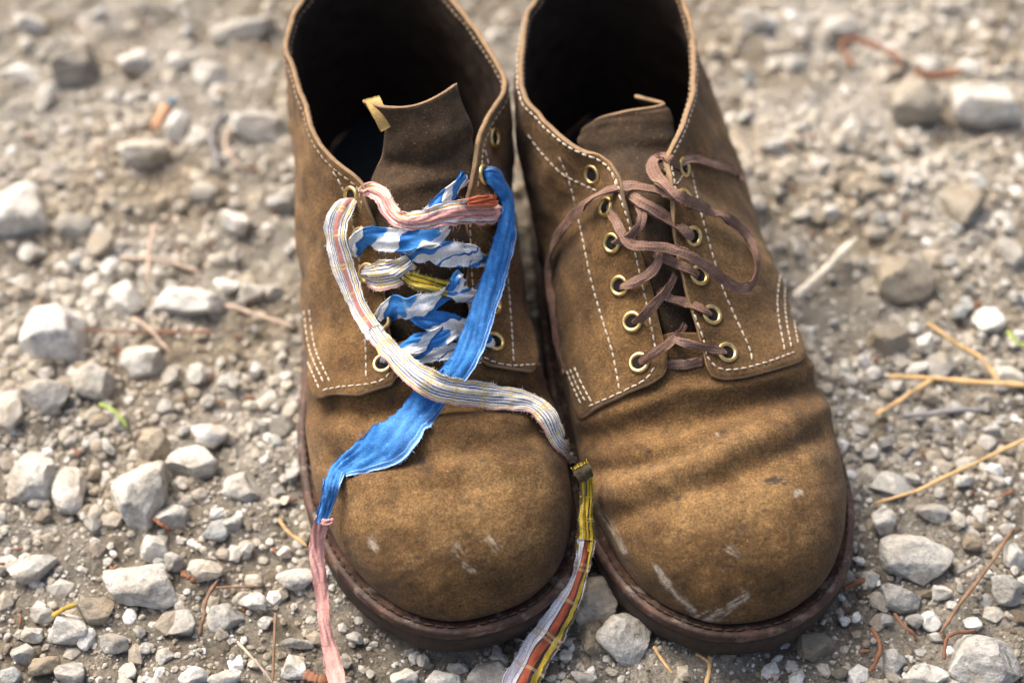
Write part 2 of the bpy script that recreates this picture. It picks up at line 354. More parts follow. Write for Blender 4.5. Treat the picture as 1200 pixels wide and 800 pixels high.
class Shoe:
    def __init__(s, name, label, origin, d):
        s.o = np.array([origin[0], origin[1], 0.]); s.d = d
        s.v0 = d['v0']; s.root = bpy.data.objects.new(name, None); C.objects.link(s.root)
        s.root.location = s.o; s.root.rotation_euler = (0, 0, ANG); s.root.empty_display_size = .02
        s.root['label'] = label; s.root['category'] = 'shoe'; s.root['group'] = 'pair of brown suede shoes'
        uf = lambda tab: pchip([s.u_of(p[0]) for p in tab], [p[1] for p in tab])
        s.fL, s.fR, s.c, s.h = uf(d['fL']), uf(d['fR']), uf(d['c']), uf(d['h'])
        s.eL, s.eR = uf(d['eL']), uf(d['eR']); s.ez = uf(d['ez'])
        s.polys = []; s.bvh = None
    def u_of(s, v): return np.arccos(np.clip(1-2*(np.asarray(v, float)-s.v0)/VL, -1, 1))/math.pi
    def v_of(s, u): return s.v0+VL*(1-np.cos(math.pi*np.asarray(u, float)))/2
    def spring(s, v): return .007*np.clip((.07-v)/.07, 0, 1)**2
    def body(s, u, phi):
        """local point of the lasted upper; phi -1 left feather line, 0 ridge / top edge, +1 right feather line"""
        u, phi = np.broadcast_arrays(np.asarray(u, float), np.asarray(phi, float)); v = s.v_of(u)
        right = ~np.signbit(phi); sg = np.where(right, 1., -1.); t = 1-np.abs(phi)
        xf = np.where(right, s.fR(u), s.fL(u)); z0 = Z0+s.spring(v)
        k = smooth(.118, .152, v)
        xe = s.c(u)*(1-k)+(np.where(right, s.eR(u), s.eL(u))-sg*.0022*smooth(.165, .2, v)*(1-smooth(.265, .285, v)))*k
        ze = s.h(u)*(1-k)+s.ez(u)*k
        ze = np.maximum(ze, z0)
        beta = R(1)*0+np.interp(v, [.0, .09, .125, .15, .175, .2, .3], [0, 0, R(22), R(52), R(70), R(80), R(84)])
        H = ze-z0; Wd = np.abs(xf-xe)
        out = np.interp(v, [0, .03, .1, .16, .3], [.10, .16, .26, .22, .10])
        fade = 1-smooth(.88, 1., u); out = out*fade
        l0 = H*np.interp(v, [0, .04, .09, .15, .3], [.78, .72, .62, .45, .40])
        p1x, p1z = xf+sg*out*l0, z0+l0
        l3 = Wd*np.interp(v, [0, .05, .1, .15, .18, .3], [.62, .60, .55, .30, 0, 0])+H*np.interp(v, [.13, .18, .3], [0, .36, .36])
        p2x, p2z = xe+sg*l3*np.cos(beta)*np.where(v > .2, fade, 1), ze-l3*np.sin(beta)
        a, b, c, d = (1-t)**3, 3*t*(1-t)**2, 3*t*t*(1-t), t**3
        x = a*xf+b*p1x+c*p2x+d*xe; z = a*z0+b*p1z+c*p2z+d*ze
        return np.stack([x, v, z], -1)
    def to_world(s, L): return s.o+L[..., :1]*BX+L[..., 1:2]*AX+L[..., 2:3]*np.array([0, 0, 1.])
    def to_local(s, P):
        q = np.asarray(P)-s.o; return np.stack([q@BX, q@AX, q[..., 2]], -1)
    def add_poly(s, G):
        V = s.to_world(G).reshape(-1, 3); s.polys.append((V, grid_faces(*G.shape[:2])))
    def build_bvh(s):
        V = []; F = []; off = 0
        for v, f in s.polys: V.append(v); F.append(f+off); off += len(v)
        s.V = np.vstack(V); s.bvh = BVHTree.FromPolygons([tuple(p) for p in s.V], [tuple(int(i) for i in f) for f in np.vstack(F)])
    def hit(s, px, py):
        d = Vector(ray(px, py)).normalized(); r = s.bvh.ray_cast(Vector(CC), d)
        if r[0] is None: return None
        n = np.array(r[1]); dd = np.array(d)
        if n@dd > 0: n = -n
        return np.array(r[0]), n
    def body_hit_setup(s, n=260, m=241):
        s.bu = np.linspace(0, 1, n); s.bp = np.linspace(-1, 1, m)
        G = s.body(s.bu[:, None], s.bp[None, :]); V = s.to_world(G).reshape(-1, 3)
        s.bm = m; s.bb = BVHTree.FromPolygons([tuple(p) for p in V], [tuple(int(i) for i in f) for f in grid_faces(n, m)])
    def body_hit(s, px, py):
        """(v, phi) of the upper under a photograph pixel"""
        d = Vector(ray(px, py)).normalized(); r = s.bb.ray_cast(Vector(CC), d)
        if r[0] is None: return None
        fi = r[2]; i, j = divmod(fi, s.bm-1)
        return float(s.v_of(s.bu[i]*.5+s.bu[i+1]*.5)), float((s.bp[j]+s.bp[j+1])/2)

RIGHT = dict(v0=.0046,
  fL=[(.0046, .010), (.006, -.002), (.0107, -.0113), (.0201, -.0222), (.0337, -.0305), (.0496, -.0356), (.0631, -.0382), (.08, -.0400), (.10, -.0400), (.13, -.0405), (.16, -.039), (.2, -.036), (.24, -.032), (.265, -.022), (.279, -.008), (.2856, .004)],
  fR=[(.0046, .010), (.0058, .0205), (.0092, .0288), (.0164, .0395), (.0265, .0482), (.0418, .0552), (.059, .0597), (.08, .0608), (.1, .0598), (.13, .056), (.16, .054), (.2, .0525), (.24, .049), (.265, .040), (.279, .021), (.2856, .004)],
  c=[(.0046, .010), (.03, .0085), (.06, .001), (.089, -.002), (.12, -.004), (.16, -.006), (.2856, -.006)],
  h=[(.0046, .024), (.007, .035), (.011, .0425), (.02, .0505), (.035, .0565), (.055, .0595), (.075, .0610), (.089, .0665), (.12, .086), (.15, .105), (.17, .112), (.2856, .112)],
  eL=[(.0046, .0), (.13, -.0145), (.1553, -.0147), (.1643, -.0163), (.1705, -.0203), (.1758, -.0272), (.1847, -.0356), (.1953, -.0418), (.2074, -.0466), (.221, -.0462), (.2426, -.0412), (.2654, -.0326), (.279, -.018), (.2856, -.001)],
  eR=[(.0046, .0), (.13, .004), (.1624, .003), (.1672, .005), (.1751, .0097), (.1865, .0174), (.1999, .0238), (.2171, .0285), (.2367, .031), (.2557, .0311), (.274, .021), (.2856, -.001)],
  ez=[(.0046, .1), (.12, .085), (.15, .1055), (.165, .108), (.2, .108), (.25, .108), (.2856, .112)])
LEFT = dict(v0=.0066,
  fL=[(.0066, .004), (.0082, -.0055), (.012, -.0135), (.0176, -.0206), (.0304, -.0311), (.0455, -.0390), (.0579, -.0430), (.08, -.0470), (.10, -.0472), (.13, -.0440), (.16, -.041), (.2, -.0375), (.24, -.034), (.265, -.026), (.281, -.012), (.2876, .004)],
  fR=[(.0066, .004), (.0076, .0135), (.0107, .0250), (.018, .0360), (.0261, .0430), (.037, .0480), (.0543, .0515), (.08, .0518), (.10, .050), (.13, .046), (.16, .043), (.2, .042), (.24, .040), (.265, .033), (.281, .018), (.2876, .004)],
  c=[(.0066, .004), (.03, .006), (.06, .008), (.089, .0076), (.12, .007), (.16, .006), (.2876, .006)],
  h=[(.0066, .024), (.009, .035), (.013, .0425), (.022, .0505), (.037, .0565), (.057, .0595), (.077, .0610), (.091, .0665), (.12, .085), (.15, .104), (.17, .112), (.2876, .112)],
  eL=[(.0066, -.008), (.13, -.0100), (.1538, -.0141), (.1687, -.0234), (.1841, -.0313), (.2017, -.0348), (.2197, -.0376), (.2349, -.0391), (.2516, -.0365), (.2648, -.0302), (.281, -.014), (.2876, .0035)],
  eR=[(.0066, .02), (.13, .0225), (.1453, .0251), (.1586, .0282), (.1717, .032), (.1846, .0397), (.1963, .0476), (.2037, .0491), (.2158, .0473), (.2368, .0409), (.2553, .0339), (.277, .0195), (.2876, .0035)],
  ez=[(.0066, .1), (.12, .085), (.15, .105), (.165, .108), (.2, .108), (.25, .108), (.2876, .112)])

shoeR = Shoe('suede_shoe', 'brown suede shoe on the right, laced with a thin brown shoelace', (.0805, -.126), RIGHT)
shoeL = Shoe('suede_shoe', 'brown suede shoe on the left, laced with blue and plaid rag strips', (-.0205, -.126), LEFT)

def outline(s, d, n=240):
    """closed feather-line outline pushed outwards by d (local x, v)"""
    u = np.linspace(0, 1, n); P = np.concatenate([np.stack([s.fR(u), s.v_of(u)], 1), np.stack([s.fL(u), s.v_of(u)], 1)[-2:0:-1]])
    # resample evenly and smooth
    Q = np.vstack([P, P[:1]]); L = np.concatenate([[0], np.cumsum(np.linalg.norm(np.diff(Q, axis=0), axis=1))])
    t = np.linspace(0, L[-1], 361)[:-1]; P = np.stack([np.interp(t, L, Q[:, 0]), np.interp(t, L, Q[:, 1])], 1)
    for _ in range(4): P = (np.roll(P, 1, 0)+2*P+np.roll(P, -1, 0))/4
    T = np.roll(P, -1, 0)-np.roll(P, 1, 0); T /= np.linalg.norm(T, axis=1, keepdims=True)
    Nn = np.stack([T[:, 1], -T[:, 0]], 1)
    return P+Nn*d
def ring_loft(s, name, prof, mats, cap_bottom=False, cap_top=False, wear_or_light=0., seed=1):
    rows = []; rs = np.random.RandomState(seed)
    for d, z in prof:
        P = outline(s, d); sp = s.spring(P[:, 1])
        wv = wear_or_light*(value_noise(np.arange(360)*.13, np.full(360, z*900), seed)-.5)
        P = P+ (outline(s, d+.001)-P)/.001*wv[:, None]
        rows.append(np.stack([P[:, 0], P[:, 1], z+sp], 1))
    n = 360; F = []
    for r in range(len(rows)-1):
        a = r*n+np.arange(n); b = a+n; F.append(np.stack([a, np.roll(a, -1), np.roll(b, -1), b], 1))
    F = [list(f) for f in np.vstack(F)]
    if cap_bottom: F.append(list(range(n))[::-1])
    if cap_top: F.append([(len(rows)-1)*n+i for i in range(n)])
    return mesh_obj(name, np.vstack(rows), F, mats, s.root)

def build_shoe(s, D):
    mm = .001
    # sole
    ring_loft(s, 'outsole', [(-12*mm, 0), (3.5*mm, .0002), (5.2*mm, .0012), (5.5*mm, .004), (5.3*mm, .008), (4.9*mm, .0098), (4.0*mm, .0104), (-4*mm, .0104)], M['rubber'], cap_bottom=True, wear_or_light=.0007)
    ring_loft(s, 'welt', [(-4*mm, .0106), (4.4*mm, .0106), (5.5*mm, .0112), (5.9*mm, .0128), (5.7*mm, .0146), (4.9*mm, .0158), (2.6*mm, .0156), (1.2*mm, .0146), (-5*mm, .0146)], M['welt'], wear_or_light=.0006, seed=5)
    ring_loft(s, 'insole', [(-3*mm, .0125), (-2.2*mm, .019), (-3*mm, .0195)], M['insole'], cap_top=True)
    # welt stitching: dark thread just outside the upper
    P = outline(s, 2.7*mm); Vs = []; Fs = []
    stitch_run(np.stack([P[:, 0], P[:, 1], .0162+s.spring(P[:, 1])], 1)[::1], np.tile([0, 0, 1.], (360, 1)), .0033, .0009, .00075, Vs, Fs)
    o = mesh_obj('welt_stitching', np.vstack(Vs), np.vstack(Fs), M['thread_dark'], s.root); o['kind'] = 'stuff'
    # vamp: one piece from the toe back under the quarters
    n, m = 230, 230
    b = np.linspace(-1, 1, m); ab = np.abs(b)
    ub = s.u_of(.104+(.205-.104)*smooth(.42, .9, ab))
    a = np.linspace(0, 1, n)
    U = np.maximum(a[:, None]*ub[None, :], .0002); PH = np.tile(b[None, :], (n, 1))
    PH = np.sign(PH)*np.abs(PH)**1.15
    G = s.body(U, PH); N = grid_normals(G)
    if N[n//2, m//2, 2] < 0: N = -N
    px, py = project(s.to_world(G)); disp = np.zeros((n, m))
    for pl, sig, amp in D['creases']:
        dd = polydist(px, py, pl); disp += 1.15*amp*mm*np.exp(-(dd/sig)**2)
    rs = 7 if s is shoeR else 19
    disp += (fbm(px*.02+9, py*.035+9, rs, 2)-.5)*.0016*smooth(.012, .05, G[..., 1])
    disp += (fbm(px*.09+9, py*.11+9, rs+3, 2)-.5)*.0004
    disp *= smooth(.02, .42, 1-np.abs(PH))*smooth(.0, .08, U)
    G = G+N*disp[..., None]
    def mask(lst, soft):
        r = np.zeros((n, m))
        for pl, rad, k in lst:
            dd = polydist(px, py, pl if len(pl) > 1 else [pl[0], (pl[0][0]+2.5, pl[0][1]-1)])
            wv = (fbm(px*.22, py*.22, 31, 3)-.5)*rad*1.5
            v_ = k*smooth(rad+soft, rad*.35, dd+wv)
            if soft == 1.5 and len(pl) > 1:                # directional scratches
                ax, ay = pl[-1][0]-pl[0][0], pl[-1][1]-pl[0][1]; al = math.hypot(ax, ay)+1e-6; ax /= al; ay /= al
                v_ = v_*smooth(.30, .58, fbm((px*ay-py*ax)*.42+50, (px*ax+py*ay)*.05+50, 61, 3))
            r = np.maximum(r, v_)
        return r
    sc = mask([t for t in D['scuffs'] if t[2] >= .4], 1.5)
    wear_or_light = np.maximum(mask([t for t in D['scuffs'] if t[2] < .4], 14.)*1.6, np.clip((fbm(px*.025+5, py*.03+5, rs+40, 4)-.42)*2.2, 0, .55)*smooth(.09, .04, G[..., 1])*smooth(.012, .03, G[..., 1])*smooth(.8, .4, np.abs(PH)))
    rr_ = random.Random(rs); spots = [([(rr_.uniform(380, 650) if s is shoeL else rr_.uniform(690, 985), rr_.uniform(470, 720))], rr_.choice([1.2, 1.5, 1.8, 2.4, 3.2]), rr_.uniform(.3, .8)) for _ in range(46)]
    st = np.maximum(mask(D['stains'], 1.5), mask([(p, r_, k_) for p, r_, k_ in spots], 1.))
    shell('vamp', G, .0016, [M['suede'], M['edge_dark'], M['lining']], s.root, flip=grid_normals(G)[n//2, m//2, 2] < 0, attrs=dict(scuff=sc, stain=st, wear_or_light=wear_or_light))
    s.add_poly(G)
    # quarters
    s.body_hit_setup()
    s.qpar = {}
    for side in ('left', 'right'):
        sg = 1 if side == 'right' else -1; q = D[side]
        hits = [h for h in (s.body_hit(*p) for p in q['facing']) if h and h[1]*sg > 0 and h[0] < .15]
        hits = sorted(hits); vs = [h[0] for h in hits]; ph = [abs(h[1]) for h in hits]
        vs = [.07]+vs+[.153, .30]; ph = [ph[0]]+ph+[.0, .0]
        keep = [0]
        for i in range(1, len(vs)):
            if vs[i]-vs[keep[-1]] > .002: keep.append(i)
        ftop = lambda v, vs=np.array(vs)[keep], ph=np.array(ph)[keep]: np.interp(v, vs, ph)
        fr = []
        for p in q['front']:
            h = s.body_hit(*p)
            if h and h[1]*sg > 0: fr.append(((1-abs(h[1]))/(1-float(ftop(h[0]))), h[0]))
        print('quarter', side, 'facing', [(round(v, 3), round(p, 3)) for v, p in zip(vs, ph)], 'front', [(round(x, 2), round(y, 3)) for x, y in fr])
        fr = sorted(fr); bb = [0., .12]+[f[0] for f in fr]; vv = [.215, .18]+[f[1] for f in fr]
        bb[-1] = 1.
        k2 = [0]
        for i in range(1, len(bb)):
            if bb[i]-bb[k2[-1]] > .012: k2.append(i)
        bb = np.array(bb)[k2]; vv = np.array(vv)[k2]; bb[-1] = 1.
        vf = pchip(bb, vv)
        nb, na = 116, 140
        B = np.linspace(0, 1, nb); A = np.linspace(0, 1, na)
        uf = s.u_of(vf(B)); U = uf[None, :]+(1-uf[None, :])*A[:, None]
        V = s.v_of(U); ft = ftop(V)
        PH = 1+(ft-1)*B[None, :]
        G = s.body(U, sg*PH); N = grid_normals(G)
        mid = G[na//3, nb//2]; inward = np.array([float(s.c(s.u_of(.12))), mid[1], .03])-mid
        if (N[na//3, nb//2]*inward).sum() > 0: N = -N; fl = True
        else: fl = False
        for r_ in (-1, -2, -3):
            N[r_, :, 0] *= 0; N[r_, :, 1] = np.abs(N[r_, :, 1])+.3; N[r_] /= np.linalg.norm(N[r_], axis=-1, keepdims=True)
        # soft unevenness of old leather, no displacement at the heel seam
        gx_, gy_ = G[..., 1]*90+5, (G[..., 2]+G[..., 0]*.5)*90+5
        dsp = ((fbm(gx_, gy_, 51+rs+sg, 3)-.5)*.0030)*smooth(1., .9, U)*smooth(0, .15, B)[None, :]
        # collar lip rolls slightly outwards
        dsp = dsp+.0004*smooth(.90, 1., B)[None, :]*smooth(.15, .18, V)
        dsp = dsp+.0016*smooth(.05, 0., A)[:, None]*smooth(.3, .6, B)[None, :]
        G = G+N*dsp[..., None]
        side_light = np.clip((fbm(gx_*.9, gy_*.9, 91+rs+sg, 4)-.38)*2.0, 0, 1)*.55*np.interp(np.broadcast_to(B[None, :], U.shape), [0, .45, .75, 1.], [1., 1., .45, .25])*(1. if (sg < 0) == (s is shoeL) else .5)  # patchy side light painted into the suede, stronger on the outer walls
        shell('quarter', G, .0021, [M['suede'], M['edge'], M['lining']], s.root, off=.0017, flip=fl, lean=.9, N=(-N if fl else N), attrs=dict(wear_or_light=side_light))
        s.add_poly(G+N*.0017)
        s.qpar[side] = (G, N)
    # tongue
    rows = []
    T = D['tongue']
    for r in T:
        pts = [at(*p) for p in r]; rows.append(pts)
    rows = np.array(rows)                                   # k x 3 x 3 world
    k = rows.shape[0]; nr, ncn = 70, 41
    cols = [catmull(rows[:, j], nr) for j in range(rows.shape[1])]
    tt = np.linspace(0, 1, ncn)[None, :, None]
    G = (cols[0][:, None]*(1-tt)*(1-2*tt)+cols[1][:, None]*4*tt*(1-tt)+cols[2][:, None]*tt*(2*tt-1))
    if len(cols) > 3: G = np.array([catmull([c_[i] for c_ in cols], ncn) for i in range(nr)])
    G = s.to_local(G); N = grid_normals(G); fl = N[nr//2, ncn//2, 2] < 0
    if fl: N = -N
    ww = (fbm(np.linspace(0, 5, nr)[:, None]+3, np.linspace(0, 2, ncn)[None, :]+3, 77+rs, 3)-.5)*.004
    tx, ty = project(s.to_world(G))
    for pl, sig, amp in D['tcreases']: ww = ww+amp*mm*np.exp(-(polydist(tx, ty, pl)/sig)**2)
    G = G+N*ww[..., None]
    s.tongue = shell('tongue', G, .0018, [M['suede_tongue_shaded'], M['edge'], M['lining']], s.root, flip=fl, N=(-N if fl else N))
    s.add_poly(G)
    s.build_bvh()

def stitch_run(P, N, length, gap, wid, Vs, Fs, proud=.62):
    """little rounded stitches along a polyline (points P, normals N)"""
    seg = np.linalg.norm(np.diff(P, axis=0), axis=1); L = np.concatenate([[0], np.cumsum(seg)])
    if L[-1] < length: return
    rr = random.Random(int(L[-1]*1e7)); t = gap*.3
    ip = lambda x: np.array([np.interp(x, L, P[:, i]) for i in range(3)])
    iN = lambda x: np.array([np.interp(x, L, N[:, i]) for i in range(3)])
    while t+length < L[-1]:
        ln = length*rr.uniform(.85, 1.1); a, b = ip(t), ip(min(t+ln, L[-1])); d = b-a; dl = np.linalg.norm(d)+1e-9; d /= dl
        n = iN(t+ln/2); n -= d*(n@d); n /= np.linalg.norm(n)+1e-9; c = np.cross(n, d); c0 = (a+b)/2
        jit = rr.uniform(-.12, .12); d2 = d+c*jit; ring = []
        for x, r in ((-.5, .35), (-.36, .85), (0, 1.), (.36, .85), (.5, .35)):
            for k in range(6):
                an = k*math.pi/3; ring.append(c0+d2*x*dl+c*math.cos(an)*wid*r*.62+n*(math.sin(an)*wid*proud*r+wid*.12*(1-abs(x)*2)))
        off = sum(len(v) for v in Vs); Vs.append(np.array(ring)); f = []
        for i in range(4):
            for k in range(6): f.append((off+i*6+k, off+i*6+(k+1) % 6, off+i*6+6+(k+1) % 6, off+i*6+6+k))
        f += [(off, off+1, off+2, off+3), (off, off+3, off+4, off+5), (off+24, off+27, off+26, off+25), (off+24, off+29, off+28, off+27)]
        Fs.append(np.array(f)); t += ln+gap

def stitches(s, lines, length=.0025, gap=.0009, wid=.00072):
    for ln in lines:
        Q = catmull(np.array(ln, float), max(8, int(len(ln)*10))); P = []; N = []
        for x, y in Q:
            h = s.hit(x, y)
            if h: P.append(s.to_local(h[0])); nn = h[1]; N.append([nn@BX, nn@AX, nn[2]])
        if len(P) < 3: continue
        Vs, Fs = [], []; stitch_run(np.array(P), np.array(N), length, gap, wid, Vs, Fs)
        if Vs: o = mesh_obj('stitching', np.vstack(Vs), np.vstack(Fs), M['thread'], s.root); o['kind'] = 'stuff'
def edge_stitches(s, side, inset, a0, a1, wid=.0008, both=True, mat='thread'):
    """a row that follows the collar edge a little below it, seen outside and inside"""
    G, N = s.qpar[side]; na = G.shape[0]; i0, i1 = int(a0*na), int(a1*na)
    P = []; NN = []; PI = []
    for i in range(i0, i1):
        col = G[i, ::-1]; L = np.concatenate([[0], np.cumsum(np.linalg.norm(np.diff(col, axis=0), axis=1))])
        p = np.array([np.interp(inset, L, col[:, k]) for k in range(3)]); j = G.shape[1]-1-int(np.searchsorted(L, inset))
        P.append(p+N[i, j]*.0018); NN.append(N[i, j]); PI.append(p-N[i, j]*.0008)
    for PP, sg in ((P, 1), (PI, -1)):
        if sg < 0 and not both: continue
        Vs, Fs = [], []; stitch_run(np.array(PP), np.array(NN)*sg, .0024, .0009, wid, Vs, Fs)
        o = mesh_obj('collar_stitching', np.vstack(Vs), np.vstack(Fs), M[mat if sg > 0 else 'thread_tan'], s.root); o['kind'] = 'stuff'

def eyelet_mesh():
    prof = [(.0046, -.0008), (.0046, .0003), (.0043, .0008), (.0037, .0010), (.0031, .0008), (.0027, .0003), (.0026, -.0012)]
    n = 28; V = []; F = []; mi = []
    for r, z in prof:
        for k in range(n): V.append((r*math.cos(2*math.pi*k/n), r*math.sin(2*math.pi*k/n), z))
    for i in range(len(prof)-1):
        for k in range(n): F.append((i*n+k, i*n+(k+1) % n, i*n+n+(k+1) % n, i*n+n+k)); mi.append(0)
    V.append((0, 0, .0002)); c = len(V)-1
    base = len(V)
    for k in range(n): V.append((.00275*math.cos(2*math.pi*k/n), .00275*math.sin(2*math.pi*k/n), .0002))
    for k in range(n): F.append((base+k, base+(k+1) % n, c)); mi.append(1)
    return V, F, mi
EV = eyelet_mesh(); EYE = None
def eyelet(s, px, py):
    global EYE
    h = s.hit(px, py)
    if not h: print('no eyelet hit', px, py); return
    if EYE is None:
        o = mesh_obj('eyelet', EV[0], EV[1], [M['brass'], M['hole_disc']], s.root, EV[2]); EYE = o.data
    else:
        o = bpy.data.objects.new('eyelet', EYE); C.objects.link(o); o.parent = s.root
    # steadier normal: average of nearby hits
    nn = h[1].copy()
    for dx, dy in ((-5, 0), (5, 0), (0, -5), (0, 5)):
        g = s.hit(px+dx, py+dy)
        if g and np.linalg.norm(g[0]-h[0]) < .008: nn += g[1]
    nn /= np.linalg.norm(nn); p = s.to_local(h[0]+nn*.0003)
    o.location = p; nl = Vector((nn@BX, nn@AX, nn[2])); o.rotation_euler = nl.to_track_quat('Z', 'Y').to_euler()
    o.scale = (.93, .93, .9)

def ribbon(name, s, pts, mat, parent, thick=.0007, cross=11, curl=.25, wrinkle=.0006, seed=1, rag=.04, step=.0011, local=None, fold=0., rollnoise=0, fray=0):
    """cloth or lace strip. pts: (px, py, width_px, lift_mm[, roll_deg[, z]])"""
    P = []; W = []; RO = []; NN = []
    for p in pts:
        px, py, wd, lift = p[:4]; roll = p[4] if len(p) > 4 else 0; zz = p[5] if len(p) > 5 else None
        dn = -ray(px, py); dn /= np.linalg.norm(dn)
        if zz is not None: h = (at(px, py, zz), np.array([0, 0, 1.]))
        else: h = s.hit(px, py) or (at(px, py, .001), np.array([0, 0, 1.]))
        P.append(h[0]+dn*lift*.001); n = h[1]*.55+dn*.45; NN.append(n/np.linalg.norm(n))
        W.append(wd*float((P[-1]-CC)@CF)/FPX); RO.append(R(roll))
    L = np.linalg.norm(np.diff(np.array(P), axis=0), axis=1).sum(); n = max(8, int(L/step))
    A = np.hstack([np.array(P), np.array(NN), np.array(W)[:, None], np.array(RO)[:, None]])
    Q = catmull(A, n); P = Q[:, :3]; NN = Q[:, 3:6]; W = np.maximum(Q[:, 6], .0005); RO = Q[:, 7]
    # even spacing
    seg = np.concatenate([[0], np.cumsum(np.linalg.norm(np.diff(P, axis=0), axis=1))]); tt = np.linspace(0, seg[-1], n)
    ev = lambda X: np.stack([np.interp(tt, seg, X[:, k]) for k in range(X.shape[1])], 1)
    P, NN = ev(P), ev(NN); W = np.interp(tt, seg, W); RO = np.interp(tt, seg, RO)
    for _ in range(3): P[1:-1] = (P[:-2]+2*P[1:-1]+P[2:])/4
    T = np.gradient(P, axis=0); T /= np.linalg.norm(T, axis=1, keepdims=True)+1e-12
    for _ in range(6): NN[1:-1] = (NN[:-2]+2*NN[1:-1]+NN[2:])/4
    NN = NN-T*(NN*T).sum(1, keepdims=True); NN /= np.linalg.norm(NN, axis=1, keepdims=True)
    Bn = np.cross(T, NN); c, sn = np.cos(RO)[:, None], np.sin(RO)[:, None]
    if rollnoise:
        RO = RO+R(rollnoise)*2*(fbm(tt/.012+seed*3.1, tt*0+seed, seed+21, 2)-.5)*2; c, sn = np.cos(RO)[:, None], np.sin(RO)[:, None]
    N2 = NN*c+Bn*sn; B2 = Bn*c-NN*sn
    x = np.linspace(-1, 1, cross)[None, :]; sl = tt[:, None]/.004
    wl = W[:, None]*(1+rag*(value_noise(sl*2.2+seed, sl*0+2, seed)-.5)*2)
    wr = W[:, None]*(1+rag*(value_noise(sl*2.2+seed, sl*0+9, seed+5)-.5)*2)
    fr_ = np.random.RandomState(seed+40); wl = wl*(1+rag*.5*(fr_.rand(n, 1)-.5)); wr = wr*(1+rag*.9*(fr_.rand(n, 1)-.5))
    half = np.where(x < 0, wl, wr)/2
    cv = -curl*W[:, None]*.5*(x**2-.33)
    f1 = fbm(sl*.8+3, x*2.2+9+seed, seed+11, 3)-.5; f2 = np.abs(value_noise(sl*.35+x*1.3+seed, x*2.6+sl*.12+5, seed+12)-.5)
    cv = cv+wrinkle*2.2*f1-wrinkle*3.2*(f2-.25)
    if fold: cv = cv+fold*W[:, None]*.5*np.sin(x*math.pi*1.5+value_noise(sl*.5, sl*0, seed+3)*3)
    G = P[:, None]+B2[:, None]*(x*half)[..., None]+N2[:, None]*cv[..., None]
    if local is not None: G = local(G)
    N = grid_normals(G); m = cross; N2_ = N
    Go, Gi = G+N2_*thick/2, G-N2_*thick/2
    F = [grid_faces(n, m), grid_faces(n, m, n*m, True)]
    i = np.arange(n-1)
    F.append(np.stack([i*m, n*m+i*m, n*m+(i+1)*m, (i+1)*m], 1)[:, ::-1]); e = m-1
    F.append(np.stack([i*m+e, n*m+i*m+e, n*m+(i+1)*m+e, (i+1)*m+e], 1))
    j = np.arange(m-1)
    F.append(np.stack([j, j+1, n*m+j+1, n*m+j], 1)[:, ::-1]); k = (n-1)*m
    F.append(np.stack([k+j, k+j+1, n*m+k+j+1, n*m+k+j], 1))
    FR = []; mw = float(np.mean(W)); uv = np.stack([np.broadcast_to((x+1)/2, (n, m)), np.broadcast_to(tt[:, None]/mw, (n, m))], -1).reshape(-1, 2)
    V = [Go.reshape(-1, 3), Gi.reshape(-1, 3)]; UV = [uv, uv]; F = [np.vstack(F)]
    if fray:                                               # loose threads along both torn edges
        fr2 = np.random.RandomState(seed+90); off = 2*n*m; nf = int(L/.0011)
        for k_ in range(nf):
            i_ = fr2.randint(1, n-1); e_ = 0 if fr2.rand() < .5 else m-1; sgn = 1 if e_ else -1
            p0 = G[i_, e_]; dr = (G[i_, e_]-G[i_, e_-sgn*2]); dr /= np.linalg.norm(dr)+1e-9; tn = G[i_+1, e_]-G[i_-1, e_]; tn /= np.linalg.norm(tn)+1e-9
            nn = N[i_, e_]; ln = fr2.uniform(.0004, .0016)*(2.2 if fr2.rand() < .08 else 1); d1 = dr+tn*fr2.uniform(-1.2, 1.2)+nn*fr2.uniform(-.5, .6); d1 /= np.linalg.norm(d1)
            d2 = d1+tn*fr2.uniform(-.9, .9)+nn*fr2.uniform(-.6, .4); hw = .00008
            a0, a1, a2 = p0-dr*.0002, p0+d1*ln*.55, p0+d1*ln*.55+d2*ln*.45
            V.append(np.array([a0-tn*hw, a0+tn*hw, a0+nn*hw*1.6, a1-tn*hw, a1+tn*hw, a1+nn*hw*1.6, a2])); UV.append(np.tile(uv[i_*m+e_], (7, 1)))
            F2 = []
            for a, b in ((0, 1), (1, 2), (2, 0)): F2 += [(off+a, off+b, off+b+3, off+a+3), (off+a+3, off+b+3, off+6, off+6)]
            for f in F2: FR.append(f if f[2] != f[3] else f[:3])
            off += 7
    FF = [tuple(f) for f in F[0]]+FR
    return mesh_obj(name, np.vstack(V), FF, mat, parent, uv=np.vstack(UV))

